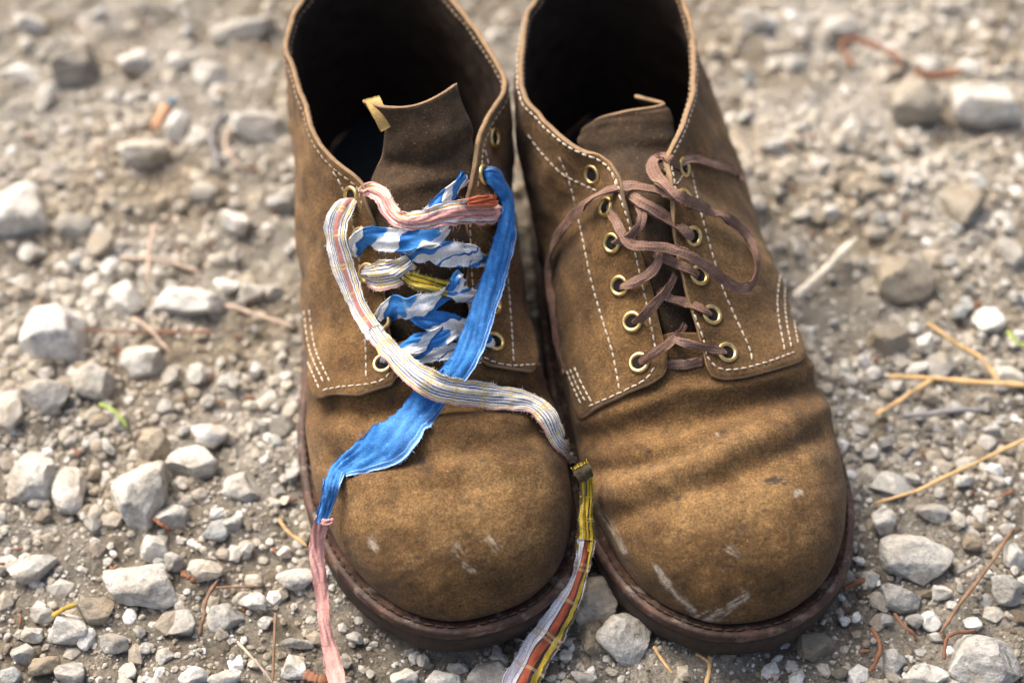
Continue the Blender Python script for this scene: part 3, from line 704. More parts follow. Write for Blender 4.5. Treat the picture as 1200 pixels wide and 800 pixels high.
DR = dict(
  creases=[([(672, 515), (740, 500), (800, 494), (860, 476), (930, 455), (990, 440)], 15, -3.4),
           ([(690, 592), (760, 565), (830, 540), (900, 508), (970, 478)], 16, 2.2),
           ([(690, 552), (745, 546), (800, 530)], 10, -2.0),
           ([(684, 498), (760, 474), (800, 455), (840, 456), (900, 447), (950, 432)], 11, 1.6),
           ([(715, 612), (800, 580), (880, 548), (960, 515)], 13, -1.5), ([(870, 540), (930, 545), (985, 560)], 16, -.8)],
  scuffs=[([(768, 664), (785, 688), (812, 716)], 4.2, 1.), ([(820, 725), (850, 717), (871, 697)], 7, .95), ([(706, 600), (716, 616), (732, 645)], 4, .8), ([(856, 646), (862, 650)], 7, .5), ([(690, 570), (720, 562), (800, 540), (880, 512)], 8, .3),
          ([(934, 578)], 4, .9), ([(784, 745)], 8, .2), ([(840, 508), (841, 510)], 2, .9), ([(820, 590), (880, 600)], 24, .28), ([(760, 590), (820, 575)], 14, .2)],
  stains=[([(900, 563), (920, 562)], 7, 1.), ([(870, 618)], 4, .7), ([(935, 515)], 5, .6), ([(960, 505)], 4, .5), ([(780, 540), (760, 546)], 4, .35)],
  left=dict(facing=[(728, 208), (733, 225), (740, 262), (752, 300), (760, 325), (768, 355), (776, 388), (781, 412)],
            front=[(781, 414), (780, 428), (774, 440), (757, 453), (729, 467), (699, 481), (682, 488), (672, 462), (662, 430), (655, 400)]),
  right=dict(facing=[(781, 205), (785, 235), (788, 262), (792, 290), (800, 325), (809, 360), (818, 395), (821, 410)],
             front=[(821, 414), (823, 428), (832, 438), (850, 443), (881, 440), (912, 432), (936, 420), (944, 410), (937, 375), (930, 340), (922, 305)]),
  tongue=[[(765, 425, .058), (782, 425, .062), (800, 425, .064), (835, 420, .058), (832, 418, .054)], [(745, 360, .073), (762, 360, .077), (780, 360, .079), (820, 355, .073), (817, 352, .068)], [(725, 290, .088), (742, 290, .092), (762, 290, .094), (800, 285, .088), (796, 282, .082)], [(712, 235, .094), (732, 237, .099), (755, 238, .101), (792, 230, .097), (788, 226, .090)],
          [(694, 192, .092), (718, 194, .098), (745, 195, .100), (788, 188, .097), (783, 184, .089)], [(678, 166, .092), (708, 162, .099), (740, 160, .102), (787, 158, .098), (780, 154, .090)], [(682, 155, .094), (706, 144, .102), (738, 139, .105), (785, 134, .102), (768, 131, .093)], [(687, 149, .095), (704, 137, .103), (736, 131, .107), (782, 121, .105), (748, 109, .101)]],
  tcreases=[([(700, 180), (740, 172), (780, 176)], 8, -1.5), ([(700, 205), (745, 200), (785, 205)], 9, 1.2)])
DL = dict(
  creases=[([(360, 478), (420, 484), (480, 478), (560, 468), (655, 452)], 15, -3.2), ([(365, 505), (430, 508), (520, 500), (600, 488), (660, 490)], 14, 1.4),
           ([(370, 545), (450, 540), (540, 530), (620, 512)], 13, -1.4), ([(375, 572), (470, 562), (570, 548), (655, 545)], 14, 1.0)],
  scuffs=[([(434, 628), (440, 642)], 4.5, .75), ([(535, 640), (540, 648)], 7, .5), ([(575, 632), (582, 642)], 6, .65), ([(545, 662), (555, 668)], 5, .5), ([(405, 585), (415, 595)], 9, .38), ([(440, 590), (520, 600)], 22, .22), ([(370, 520), (372, 540)], 8, .3), ([(560, 615), (600, 610)], 16, .2)],
  stains=[([(490, 541)], 6, .9), ([(397, 530)], 5, .7), ([(430, 508)], 6, .6), ([(455, 468)], 5, .6), ([(545, 588)], 5, .5), ([(560, 592)], 4, .5), ([(500, 550)], 4, .6)],
  left=dict(facing=[(428, 219), (440, 262), (445, 300), (450, 335), (454, 370), (460, 405), (466, 425)],
            front=[(466, 427), (468, 440), (460, 450), (446, 457), (429, 461), (392, 465), (376, 466), (366, 445), (358, 415), (351, 375), (349, 340)]),
  right=dict(facing=[(549, 215), (545, 240), (545, 280), (547, 320), (550, 360), (556, 395), (560, 410)],
             front=[(561, 410), (564, 422), (574, 430), (590, 434), (615, 436), (640, 434), (648, 428), (644, 390), (640, 350), (636, 310)]),
  tongue=[[(440, 420, .056), (512, 420, .064), (575, 405, .056)], [(428, 360, .070), (505, 360, .079), (565, 345, .070)], [(422, 295, .086), (500, 295, .094), (560, 280, .086)], [(425, 240, .097), (495, 245, .104), (555, 228, .098)],
          [(437, 205, .104), (496, 214, .109), (556, 190, .105)], [(447, 178, .111), (500, 186, .115), (556, 158, .113)], [(449, 150, .118), (498, 158, .122), (548, 132, .120)], [(426, 119, .127), (480, 126, .131), (537, 98, .128)]],
  tcreases=[([(455, 190), (500, 192), (525, 182), (550, 165)], 8, -3.), ([(450, 222), (495, 216), (545, 205)], 12, 2.5), ([(470, 165), (520, 160)], 12, 1.2)])
build_shoe(shoeR, DR)
build_shoe(shoeL, DL)

# seams
stitches(shoeR, [[(717, 203), (728, 235), (737, 262), (747, 308), (757, 352), (768, 407), (769, 425)],
  [(655, 183), (668, 215), (682, 276), (693, 329), (708, 381), (717, 410), (722, 434), (726, 457)],
  [(690, 476), (711, 467), (735, 456), (757, 444), (768, 428)], [(664, 434), (674, 458), (684, 479)], [(668, 432), (678, 455), (689, 475)], [(673, 430), (683, 452), (694, 472)],
  [(792, 288), (801, 326), (810, 358), (824, 396), (829, 418), (844, 432), (868, 432), (899, 424), (935, 411)],
  [(810, 200), (816, 227), (824, 259), (836, 302), (848, 340), (862, 372), (878, 407), (882, 424)],
  [(915, 314), (911, 359), (920, 413)], [(921, 314), (920, 362), (928, 411)], [(927, 320), (929, 365), (936, 407)],
  [(618, 157), (637, 182), (659, 204), (680, 215), (700, 224)], [(786, 205), (792, 216), (800, 205), (806, 190)]])
stitches(shoeL, [[(420, 290), (423, 330), (427, 380), (429, 417), (429, 447)], [(350, 365), (356, 410), (374, 455)], [(356, 363), (363, 410), (381, 452)], [(362, 362), (370, 410), (388, 450)],
  [(378, 457), (400, 453), (430, 450), (452, 443), (458, 430)], [(594, 315), (597, 350), (600, 390), (602, 424)], [(566, 418), (580, 424), (600, 428), (640, 426)], [(552, 230), (551, 277), (553, 320), (557, 370), (561, 405)],
  [(390, 200), (402, 222), (412, 255), (418, 285)], [(568, 175), (574, 200), (584, 250), (592, 300)]])
for s in (shoeR, shoeL):
    for side in ('left', 'right'): edge_stitches(s, side, .0036, .22, .93, mat='thread' if s is shoeR else 'thread_tan')
# eyelets
for p in [(694, 205), (710, 243), (717, 285), (726, 335), (741, 377), (749, 425), (801, 196), (803, 232), (812, 277), (819, 323), (834, 369), (852, 413)]: eyelet(shoeR, *p)
for p in [(412, 230), (424, 278), (431, 320), (447, 376), (449, 426), (579, 162), (567, 205), (570, 255), (574, 308), (578, 357), (580, 400)]: eyelet(shoeL, *p)

# brown shoelace of the right shoe
def lace_root(s, name, label):
    o = bpy.data.objects.new(name, None); C.objects.link(o); o.parent = s.root; o['label'] = label; o.empty_display_size = .01; return o
lr = lace_root(shoeR, 'shoelace', 'thin faded brown lace with loose ends')
LR = lambda G: shoeR.to_local(G)
def brown(pts, seed, name='lace_strand'):
    pts = [(p[0], p[1], p[2]*.9)+tuple(p[3:]) for p in pts]; ribbon(name, shoeR, pts, M['c_lace'], lr, thick=.0010, cross=9, curl=.10, wrinkle=.00030, seed=seed, rag=.05, rollnoise=28, local=LR, step=.0009)
brown([(782, 426, 12, 1), (800, 427, 12, 1.5), (822, 423, 12, 1)], 1)
brown([(850, 412, 10, 0), (838, 409, 11, 2), (815, 404, 11, 3), (794, 400, 10, 3), (784, 394, 8, 1)], 2)
brown([(749, 426, 10, -.5), (757, 420, 12, 3), (770, 411, 12, 5), (784, 402, 12, 5), (796, 390, 10, 3), (802, 380, 8, 1)], 3)
brown([(833, 368, 10, -.5), (822, 361, 12, 3), (804, 355, 13, 4), (786, 350, 12, 4), (772, 340, 10, 1)], 4)
brown([(744, 379, 10, -.5), (751, 373, 12, 3), (762, 362, 13, 5), (775, 347, 12, 6), (785, 334, 11, 5), (790, 322, 9, 2)], 5)
brown([(818, 323, 10, -.5), (808, 316, 12, 3), (794, 309, 12, 4), (778, 302, 12, 4), (766, 296, 10, 2)], 6)
brown([(727, 336, 10, -.5), (735, 333, 13, 3), (748, 328, 13, 4), (762, 320, 13, 5), (771, 307, 12, 5), (775, 292, 10, 3)], 7)
brown([(719, 286, 10, -.5), (728, 283, 12, 3), (741, 274, 12, 5), (750, 262, 12, 5), (752, 248, 12, 4), (746, 236, 10, 2)], 8)
brown([(812, 279, 10, -.5), (806, 273, 14, 3), (789, 260, 17, 5), (766, 245, 17, 6), (748, 235, 15, 6), (738, 226, 12, 4)], 9)
# loose strand falling down the inner side
brown([(662, 438, 10, 2), (654, 408, 11, 3), (648, 360, 11, 4), (643, 325, 12, 6), (646, 292, 13, 8), (660, 266, 13, 9), (684, 240, 13, 9), (708, 225, 13, 8), (732, 218, 14, 8), (755, 220, 14, 8), (776, 225, 13, 7), (792, 232, 11, 3)], 10)
# open loop over the right quarter
brown([(797, 197, 10, 0), (786, 187, 12, 4), (773, 184, 14, 8), (764, 194, 16, 10), (772, 210, 16, 11), (795, 229, 15, 11), (825, 244, 14, 11), (854, 257, 13, 11), (876, 276, 12, 10), (887, 302, 12, 8), (885, 327, 13, 6), (873, 339, 14, 5), (856, 333, 13, 6), (832, 315, 13, 8), (808, 299, 13, 8), (782, 291, 13, 8), (758, 288, 13, 7), (740, 287, 13, 6), (730, 276, 13, 5), (721, 258, 13, 3), (712, 244, 11, -.5)], 11)
brown([(798, 193, 9, 0), (806, 187, 11, 3), (820, 187, 12, 4), (838, 193, 12, 5), (856, 198, 12, 5), (866, 203, 11, 5), (869, 213, 9, 5)], 12, 'lace_end')

# rag lace of the left shoe
ll = lace_root(shoeL, 'shoelace', 'improvised lace of torn blue, white, pink and plaid cloth strips')
LL = lambda G: shoeL.to_local(G)
def ragc(name, pts, mat, seed, **kw):
    a = dict(thick=.0005, cross=17, curl=.16, wrinkle=.0011, seed=seed, rag=.07, fray=1, rollnoise=14, local=LL); a.update(kw)
    return ribbon(name, shoeL, pts, M['c_'+mat], ll, **a)
ragc('batik_strip', [(470, 421, 12, 0), (490, 418, 18, 3), (512, 413, 20, 4), (536, 411, 18, 3), (552, 412, 14, 1)], 'batikw', 1, curl=.05, fold=.10, rollnoise=34, wrinkle=.0008, rag=.03)
ragc('batik_strip', [(450, 426, 10, -.5), (458, 416, 18, 4), (474, 407, 22, 7), (498, 399, 24, 8), (520, 393, 22, 7), (540, 385, 16, 4)], 'batik', 2, curl=.05, fold=.10, rollnoise=34, wrinkle=.0008, rag=.03)
ragc('batik_strip', [(579, 400, 12, -.3), (570, 397, 20, 4), (546, 388, 26, 7), (520, 379, 28, 8), (495, 374, 22, 6), (480, 366, 14, 3)], 'batik', 3, curl=.05, fold=.10, rollnoise=34, wrinkle=.0008, rag=.03)
ragc('batik_strip', [(446, 376, 14, -.3), (452, 369, 24, 5), (468, 360, 32, 9), (490, 360, 30, 11), (512, 352, 24, 10), (530, 338, 20, 8), (541, 322, 16, 5)], 'batik', 4, curl=.05, fold=.10, rollnoise=34, wrinkle=.0008, rag=.03)
ragc('plaid_strip', [(427, 322, 18, 2), (440, 324, 34, 6), (460, 320, 34, 9), (474, 313, 26, 10), (482, 306, 18, 9)], 'plaid', 5, fold=.2)
ragc('yellow_plaid_strip', [(470, 318, 16, 7), (486, 329, 20, 9), (505, 334, 20, 10), (524, 340, 20, 9)], 'yellow', 6)
ragc('batik_strip', [(518, 338, 14, 8), (532, 343, 18, 9), (548, 346, 18, 8), (566, 350, 14, 4), (577, 356, 10, 0)], 'batikw', 7, curl=.05, fold=.10, rollnoise=34, wrinkle=.0008, rag=.03)
ragc('batik_strip', [(466, 292, 12, 8), (482, 297, 22, 10), (505, 298, 30, 11), (532, 298, 30, 10), (558, 301, 24, 7), (573, 307, 12, 1)], 'batikw', 8, curl=.05, fold=.10, rollnoise=34, wrinkle=.0008, rag=.03)
ragc('batik_strip', [(416, 300, 8, 6), (418, 286, 22, 9), (430, 279, 30, 11), (452, 281, 28, 12), (475, 281, 28, 13), (497, 278, 30, 13), (514, 272, 26, 11), (526, 262, 18, 8)], 'batik', 9, curl=.05, fold=.10, rollnoise=34, wrinkle=.0008, rag=.03)
ragc('batik_strip', [(545, 206, 14, 3), (536, 218, 18, 6), (522, 232, 18, 9), (505, 248, 16, 11), (494, 260, 14, 10)], 'batik', 10, curl=.05, fold=.10, rollnoise=34, wrinkle=.0008, rag=.03)
ragc('pink_plaid_strip', [(424, 226, 12, 1), (434, 222, 18, 6), (448, 230, 20, 10), (456, 246, 20, 12), (472, 258, 20, 14), (494, 258, 22, 15), (520, 252, 26, 15), (548, 248, 32, 13), (572, 247, 34, 9), (584, 247, 20, 4)], 'plaidpink', 11, fold=.15)
ragc('orange_patch', [(548, 238, 8, 15), (560, 236, 12, 15.5), (574, 235, 13, 14), (582, 236, 12, 12)], 'orange', 12)
# plaid strip: loop on the left, then down across the toe and between the shoes
ragc('plaid_strip', [(414, 233, 10, -.3), (408, 236, 20, 5), (399, 248, 26, 10), (393, 268, 28, 13), (397, 296, 27, 13), (407, 328, 25, 11), (421, 362, 22, 9), (440, 392, 22, 9)], 'plaidloop', 13, wrinkle=.0005)
ragc('plaid_strip', [(436, 385, 20, 9), (448, 401, 22, 10), (466, 420, 26, 13), (490, 441, 31, 16), (520, 456, 32, 15), (560, 462, 31, 9), (600, 467, 28, 9), (626, 473, 26, 10), (642, 487, 26, 11), (651, 506, 24, 11), (660, 523, 21, 9), (674, 538, 23, 8), (684, 553, 22, 7)], 'plaid', 14, wrinkle=.0008, fold=.07)
ragc('yellow_plaid_strip', [(678, 543, 20, 0, 0, .048), (686, 558, 16, 0, 0, .046), (688, 578, 15, 0, 0, .040), (686, 605, 17, 0, 0, .034), (687, 628, 20, 0, 0, .029), (685, 645, 22, 0, 0, .026)], 'yellow', 15)
ragc('striped_strip', [(687, 632, 21, 0, 0, .029), (683, 660, 18, 0, 0, .024), (671, 695, 24, 0, 0, .018), (650, 732, 34, 0, 0, .012), (628, 766, 38, 0, 0, .008), (610, 800, 40, 0, 0, .005), (598, 830, 40, 0, 0, .004)], 'tail', 16, fold=.2)
ragc('thread_binding', [(680, 547, 22, 0, 0, .0505), (684, 553, 21, 0, 0, .0505), (688, 562, 17, 0, 0, .0475)], 'binding', 25, rollnoise=0, wrinkle=.0004)
ragc('pink_nub', [(377, 611, 7, 0, 0, .0400), (384, 612, 6, 0, 0, .0405), (390, 608, 3, 0, 0, .0405)], 'pink', 26)
# blue strip: down the right facing, across the vamp, off the toe
ragc('blue_strip', [(567, 206, 10, -.3), (573, 205, 20, 5), (586, 214, 28, 9), (596, 237, 31, 12), (596, 266, 32, 13), (587, 301, 31, 13), (576, 336, 30, 13), (564, 370, 30, 13), (553, 402, 32, 13), (538, 430, 32, 12), (515, 455, 32, 8)], 'blue', 17, wrinkle=.0006, rag=.03)
ragc('blue_strip', [(530, 440, 30, 9), (507, 466, 38, 6), (482, 492, 50, 4.5), (458, 515, 58, 4), (436, 530, 46, 4), (412, 541, 31, 5), (397, 550, 24, 5), (389, 566, 20, 0, 0, .050), (384, 588, 17, 0, 0, .044), (379, 602, 16, 0, 0, .040), (376, 613, 15, 0, 0, .037)], 'blue', 18, wrinkle=.0010, curl=.15, rag=.07)
ragc('pink_strip', [(378, 604, 14, 0, 0, .0385), (375, 618, 17, 0, 0, .0345), (371, 640, 17, 0, 0, .027), (374, 672, 17, 0, 0, .021), (378, 705, 15, 0, 0, .015), (381, 735, 14, 0, 0, .011), (387, 762, 18, 0, 0, .007), (394, 795, 21, 0, 0, .005), (400, 830, 21, 0, 0, .004)], 'pink', 19, wrinkle=.0005)

# loop tag on the left tongue
ribbon('loop_tag', shoeL, [(436, 115, 18, 1.2, 0, .128), (439, 123, 18, 2, 0, .127), (446, 136, 16, 2, 0, .1245), (453, 151, 15, 1.2, 0, .1205)], M['tag'], shoeL.root, thick=.001, cross=7, curl=0, wrinkle=.0001, local=LL)

# ------------------------------------------------------------------ stones
def ico(sub):
    bm = bmesh.new(); bmesh.ops.create_icosphere(bm, subdivisions=sub, radius=1)
    V = np.array([v.co[:] for v in bm.verts]); F = np.array([[v.index for v in f.verts] for f in bm.faces]); bm.free(); return V, F
I0, I2, I3, I4 = ico(1), ico(2), ico(4), ico(5)
TAPER = {(163, 578): .62, (226, 540): .25, (1075, 115): -.5, (38, 552): -.15}
def rock_shape(base, seed, cuts=9, depth=.72, rough=.10, taper=0):
    r = np.random.RandomState(seed); V, F = base; V = V.copy()
    V = V*np.array([1, r.uniform(.75, 1.), r.uniform(.7, 1.)])
    for _ in range(cuts):
        n = r.normal(size=3); n /= np.linalg.norm(n); d = r.uniform(depth-.16, depth+.14); e = V@n-d
        V = V-n*np.clip(e, 0, None)[:, None]*.93
    if rough:
        o = Vector(r.uniform(-50, 50, 3))
        dsp = np.array([noise.fractal(Vector(v)*1.7+o, .9, 2.1, 6) for v in V]); V = V*(1+rough*dsp)[:, None]
    mx = np.abs(V).max(0); V = V/mx
    if taper: V[:, 0] *= (1+taper*V[:, 1])/(1+abs(taper)*.6)
    return V, F
def rock_data(base, seed, **kw):
    V, F = rock_shape(base, seed, **kw); me = bpy.data.meshes.new('stone'); me.from_pydata([tuple(v) for v in V], [], [tuple(int(i) for i in f) for f in F])
    me.materials.append(M['rock']); me.polygons.foreach_set('use_smooth', np.ones(len(me.polygons), dtype=bool)); me.update(); return me
TONES = dict(white=(.68, .67, .62), pale=(.52, .505, .455), grey=(.36, .35, .32), brown=(.28, .235, .17), dark=(.15, .135, .11), cream=(.56, .50, .40), blue=(.36, .375, .365))
TWORD = dict(white='white', pale='pale grey', grey='grey', brown='brown', dark='dark grey', cream='cream', blue='bluish grey')
ROCKS = [(18,243,72,74,'white'),(88,80,52,56,'dark'),(62,387,74,72,'white'),(218,345,76,38,'white'),(275,258,34,30,'white'),(88,262,44,32,'grey'),(120,280,34,36,'brown'),(34,290,28,24,'white'),(330,232,36,32,'blue'),
(265,327,30,26,'white'),(294,337,28,26,'pale'),(322,336,22,20,'pale'),(148,347,38,46,'pale'),(128,306,20,28,'white'),(160,70,38,32,'white'),(208,72,26,24,'pale'),(287,28,72,34,'pale'),(27,85,50,32,'pale'),(30,25,42,22,'white'),(55,112,28,36,'pale'),
(165,178,54,46,'pale'),(207,148,30,46,'white'),(232,158,22,28,'white'),(300,146,60,38,'pale'),(245,85,36,28,'pale'),(240,225,38,24,'pale'),(113,443,52,48,'pale'),(52,465,58,42,'grey'),(10,478,30,46,'pale'),(163,418,52,46,'pale'),(200,436,22,26,'grey'),(232,432,30,28,'pale'),(193,472,22,25,'grey'),
(246,504,38,34,'white'),(226,540,66,42,'pale'),(38,552,60,68,'pale'),(84,566,40,54,'pale'),(163,578,80,80,'pale'),(203,603,40,30,'pale'),(180,520,36,44,'brown'),(284,570,42,38,'pale'),(332,492,32,34,'dark'),(345,552,20,28,'grey'),(348,512,18,20,'pale'),(33,661,56,28,'pale'),(164,682,88,56,'pale'),
(113,709,42,36,'brown'),(183,640,32,34,'pale'),(203,656,24,24,'grey'),(256,620,32,24,'blue'),(275,612,24,22,'grey'),(254,601,18,14,'white'),(237,668,42,26,'cream'),(298,675,24,18,'cream'),(214,728,40,32,'grey'),(262,720,40,34,'grey'),(298,702,34,26,'pale'),(346,672,40,30,'pale'),(80,732,40,36,'pale'),(38,741,28,20,'pale'),(48,716,30,22,'grey'),(101,745,20,26,'white'),(28,762,30,24,'grey'),(50,776,34,24,'brown'),(82,786,32,28,'grey'),(12,786,26,26,'blue'),(151,785,26,24,'pale'),(192,768,22,20,'pale'),(226,790,36,26,'pale'),(264,792,36,26,'pale'),(345,777,28,30,'white'),(350,749,40,12,'blue'),(133,752,32,24,'grey'),(170,757,18,14,'pale'),
(476,792,32,26,'pale'),(519,795,36,22,'pale'),(574,787,54,38,'grey'),(538,780,28,18,'grey'),(694,700,62,70,'cream'),(735,748,62,58,'pale'),(697,747,34,46,'brown'),(684,790,30,20,'pale'),
(1158,122,84,60,'pale'),(1075,115,62,60,'brown'),(1092,70,30,22,'white'),(1138,75,38,22,'pale'),(1060,318,62,58,'brown'),(985,30,40,28,'pale'),(888,20,46,30,'white'),(1035,247,20,20,'blue'),(1163,372,36,34,'white'),(1106,425,36,32,'grey'),(1078,426,28,18,'white'),(1042,392,46,42,'brown'),(1184,436,32,30,'pale'),(1014,418,18,16,'white'),
(1066,650,98,60,'pale'),(1055,697,46,30,'grey'),(1038,606,28,34,'pale'),(1045,563,48,32,'pale'),(1070,557,18,16,'pale'),(1092,722,24,28,'white'),(1143,728,24,18,'white'),(1154,770,88,62,'grey'),(1036,722,26,20,'grey'),(1072,722,22,22,'grey'),(1105,690,22,20,'pale'),(1190,646,26,32,'pale'),(1182,690,36,34,'grey'),(1142,630,26,22,'brown'),(1096,597,40,22,'grey'),(1125,362,18,20,'blue'),(1185,290,26,40,'grey'),(1130,237,42,48,'brown'),(952,757,44,34,'dark'),(1048,772,32,30,'grey'),(1086,790,46,28,'pale'),(984,787,20,18,'dark'),
(1134,352,14,22,'blue'),(1148,405,16,14,'pale'),(1190,395,16,16,'white'),(1120,470,24,16,'pale'),(1165,500,24,18,'grey'),(1130,560,22,16,'pale'),(1170,560,18,16,'pale'),(1010,500,18,16,'pale'),(1022,530,20,18,'grey'),(990,520,14,14,'white'),(940,250,24,18,'pale'),(905,170,30,22,'pale'),(960,190,20,18,'white'),(1000,150,24,18,'pale'),(930,70,30,20,'pale'),(1040,200,22,18,'blue'),(975,245,20,16,'white')]
rng = np.random.RandomState(11); prng = random.Random(5)
def footprint(x, y, pad):
    r = np.zeros(np.shape(x), bool); P = np.stack([x, y, np.zeros_like(x)], -1)
    for s in (shoeL, shoeR):
        L = s.to_local(P); u = s.u_of(L[..., 1]); inside = (L[..., 1] > s.v0-pad) & (L[..., 1] < s.v0+VL+pad)
        r |= inside & (L[..., 0] > s.fL(u)-pad) & (L[..., 0] < s.fR(u)+pad)
    return r
placed = []
small_data = [rock_data(I3, 300+k, cuts=11+k % 4, depth=.64, rough=.10) for k in range(12)]
STONES = []
def add_stone(px, py, wpx, hpx, tone, data, rot=None, sink=.3):
    k = mpp(py); sx = wpx*k/2; hz = min(wpx, hpx)*k*prng.uniform(.36, .48)
    sy = max(hpx*k/2/math.sin(PITCH)-hz*.35, hpx*k*.32)
    p = at(px, py, hz*.35); o = bpy.data.objects.new('stone', data); C.objects.link(o)
    o.location = (p[0], p[1], hz*(1-2*sink)+float(ground_z(np.array(p[0]), np.array(p[1])))*.6)
    o.scale = (sx, sy, hz); o.rotation_euler = (prng.uniform(-.12, .12), prng.uniform(-.12, .12), rot if rot is not None else prng.uniform(-.25, .25))
    j = prng.uniform(.86, 1.12); t = TONES[tone]; o.color = (min(.75, t[0]*j), min(.75, t[1]*j), min(.75, t[2]*j), 1)
    placed.append((p[0], p[1], max(sx, sy))); STONES.append(dict(o=o, px=px, py=py, w=wpx, h=hpx, tone=tone)); return o
for i, (px, py, a, b, tone) in enumerate(ROCKS):
    big = max(a, b) > 40
    data = rock_data(I4, 700+i, cuts=13, depth=.66, rough=.085, taper=TAPER.get((px, py), 0)) if big else small_data[i % 12]
    gr = 1.08 if max(a, b) > 81 or max(a, b) <= 30 else 1.18
    add_stone(px, py, a*gr, b*gr, tone, data, sink=.42 if big else .40)
tries = 0
while len(STONES) < 300 and tries < 20000:
    tries += 1
    px, py = rng.uniform(4, 1196), 800*rng.uniform(0, 1)**.8
    if py < 4: continue
    sz = rng.uniform(11, 20) if rng.rand() < .8 else rng.uniform(18, 26)
    p = at(px, py, .002); rr = sz*mpp(py)/2
    if footprint(p[0], p[1], .008+rr): continue
    if any((p[0]-q[0])**2+(p[1]-q[1])**2 < (rr*.9+q[2]*.95)**2 for q in placed): continue
    # hidden behind a shoe?
    if any(s.hit(px, py) for s in (shoeL, shoeR)): continue
    tone = prng.choice(['white', 'pale', 'pale', 'pale', 'grey', 'grey', 'brown', 'cream', 'blue'])
    add_stone(px, py, sz*rng.uniform(.9, 1.3), sz*rng.uniform(.65, .95), tone, small_data[len(STONES) % 12], rot=prng.uniform(0, 6.28))

# labels that single each stone out: rank by distance within one of eight directions of a landmark
LM = {'white squarish rock': (62, 387), 'triangular pale rock': (163, 578), 'big rounded rock': (164, 682), 'cut-off white rock': (18, 243), 'dark rounded rock': (88, 80), 'large jagged rock': (1066, 650), 'flat pale rock': (1158, 122), 'brown wedge rock': (1075, 115), 'branched straw twig': (1115, 445), 'speckled grey rock': (1154, 770), 'pale cream stick': (968, 312), 'pink strip': (380, 690), 'right toe': (850, 770), 'left shoe heel': (340, 200), 'brown lumpy rock': (1060, 318)}
OWN = {(62, 387): 'white squarish rock with smooth face left of the shoes', (163, 578): 'triangular pale rock with a point towards the viewer, lower left', (164, 682): 'big rounded pale rock with rough front at the lower left', (18, 243): 'large white rock cut off by the left picture edge', (88, 80): 'dark rounded rock blurred at the upper left', (1066, 650): 'large jagged grey rock right of the right shoe toe', (1158, 122): 'large flat pale rock blurred at the upper right', (1075, 115): 'brown wedge rock with a dark underside at the upper right', (1154, 770): 'big speckled grey rock in the bottom right corner', (1060, 318): 'brown lumpy rock right of the pale stick',
  (694, 700): 'smooth cream rock wedged between the two toes', (735, 748): 'rough pale rock partly under the right toe', (218, 345): 'long white rock lying left of the left shoe', (38, 552): 'blocky pale rock standing at the left edge', (574, 787): 'grey rock under the left toe at the bottom edge'}
DIRS = ['right', 'upper right', 'upper', 'upper left', 'left', 'lower left', 'lower', 'lower right']
ORD = ['nearest', 'second nearest', 'third nearest', 'fourth nearest', 'fifth nearest', 'sixth nearest', 'seventh nearest', 'eighth nearest', 'ninth nearest', 'tenth nearest', 'eleventh nearest', 'twelfth nearest']
sect = {}
for st in STONES:
    key = (st['px'], st['py'])
    if key in OWN: st['o']['label'] = OWN[key]; st['own'] = True
    best = min((math.hypot(st['px']-x, st['py']-y), n) for n, (x, y) in LM.items() if (x, y) != key)
    x, y = LM[best[1]]; a = math.degrees(math.atan2(y-st['py'], st['px']-x)) % 360
    sect.setdefault((best[1], DIRS[int((a+22.5)//45) % 8]), []).append((best[0], st))
for (lm, dr), lst in sect.items():
    for i, (d, st) in enumerate(sorted(lst, key=lambda t: t[0])):
        noun = 'rock' if max(st['w'], st['h']) > 40 else 'stone' if max(st['w'], st['h']) > 22 else 'pebble'
        if 'own' not in st: st['o']['label'] = f"{TWORD[st['tone']]} {noun}, {ORD[min(i, 11)]} on the {dr} side of the {lm}"
        st['o']['category'] = noun; st['o']['group'] = 'stones lying around the shoes'

# ------------------------------------------------------------------ fine gravel: uncountable
def scatter(name, n, base, smin, smax, area, seed, pw=2.2, floor=.1):
    r = np.random.RandomState(seed); V0, F0 = base; k = 10
    shapes = [rock_shape(base, seed*10+i, cuts=7, depth=.64, rough=0)[0] for i in range(k)]
    x = r.uniform(area[0], area[1], n); y = r.uniform(area[2], area[3], n)
    dens = fbm(x*14+7, y*14+7, 83, 3); keep = (r.rand(n) < smooth(.36, .60, dens)*(1-floor)+floor) & ~footprint(x, y, .003)
    x, y = x[keep], y[keep]; n = len(x)
    sz = (smin+(smax-smin)*r.rand(n)**pw)/2
    sc = np.stack([sz*r.uniform(.8, 1.3, n), sz*r.uniform(.7, 1.1, n), sz*r.uniform(.5, .9, n)], 1)
    an = r.uniform(0, 2*math.pi, n); c, s_ = np.cos(an), np.sin(an)
    si = r.randint(0, k, n); base_v = np.array(shapes)[si]*sc[:, None, :]
    vx = base_v[..., 0]*c[:, None]-base_v[..., 1]*s_[:, None]; vy = base_v[..., 0]*s_[:, None]+base_v[..., 1]*c[:, None]
    z = ground_z(x, y)+sc[:, 2]*r.uniform(-.35, .55, n)
    V = np.stack([vx+x[:, None], vy+y[:, None], base_v[..., 2]+z[:, None]], -1).reshape(-1, 3)
    F = (F0[None]+(np.arange(n)*len(V0))[:, None, None]).reshape(-1, 3)
    tone = np.clip(r.normal(.48, .25, n), 0, 1)
    o = big_mesh(name, V, F, M['grain'], np.repeat(tone, len(V0)))
    o.data.polygons.foreach_set('use_smooth', np.zeros(len(F), dtype=bool)); o['kind'] = 'stuff'; return o
VIEW = (-.31, .31, -.175, .31)
o = scatter('gravel', 5200, I2, .0036, .0082, VIEW, 21, 2.0); o['label'] = 'coarse grey gravel strewn over the dirt'; o['category'] = 'gravel'
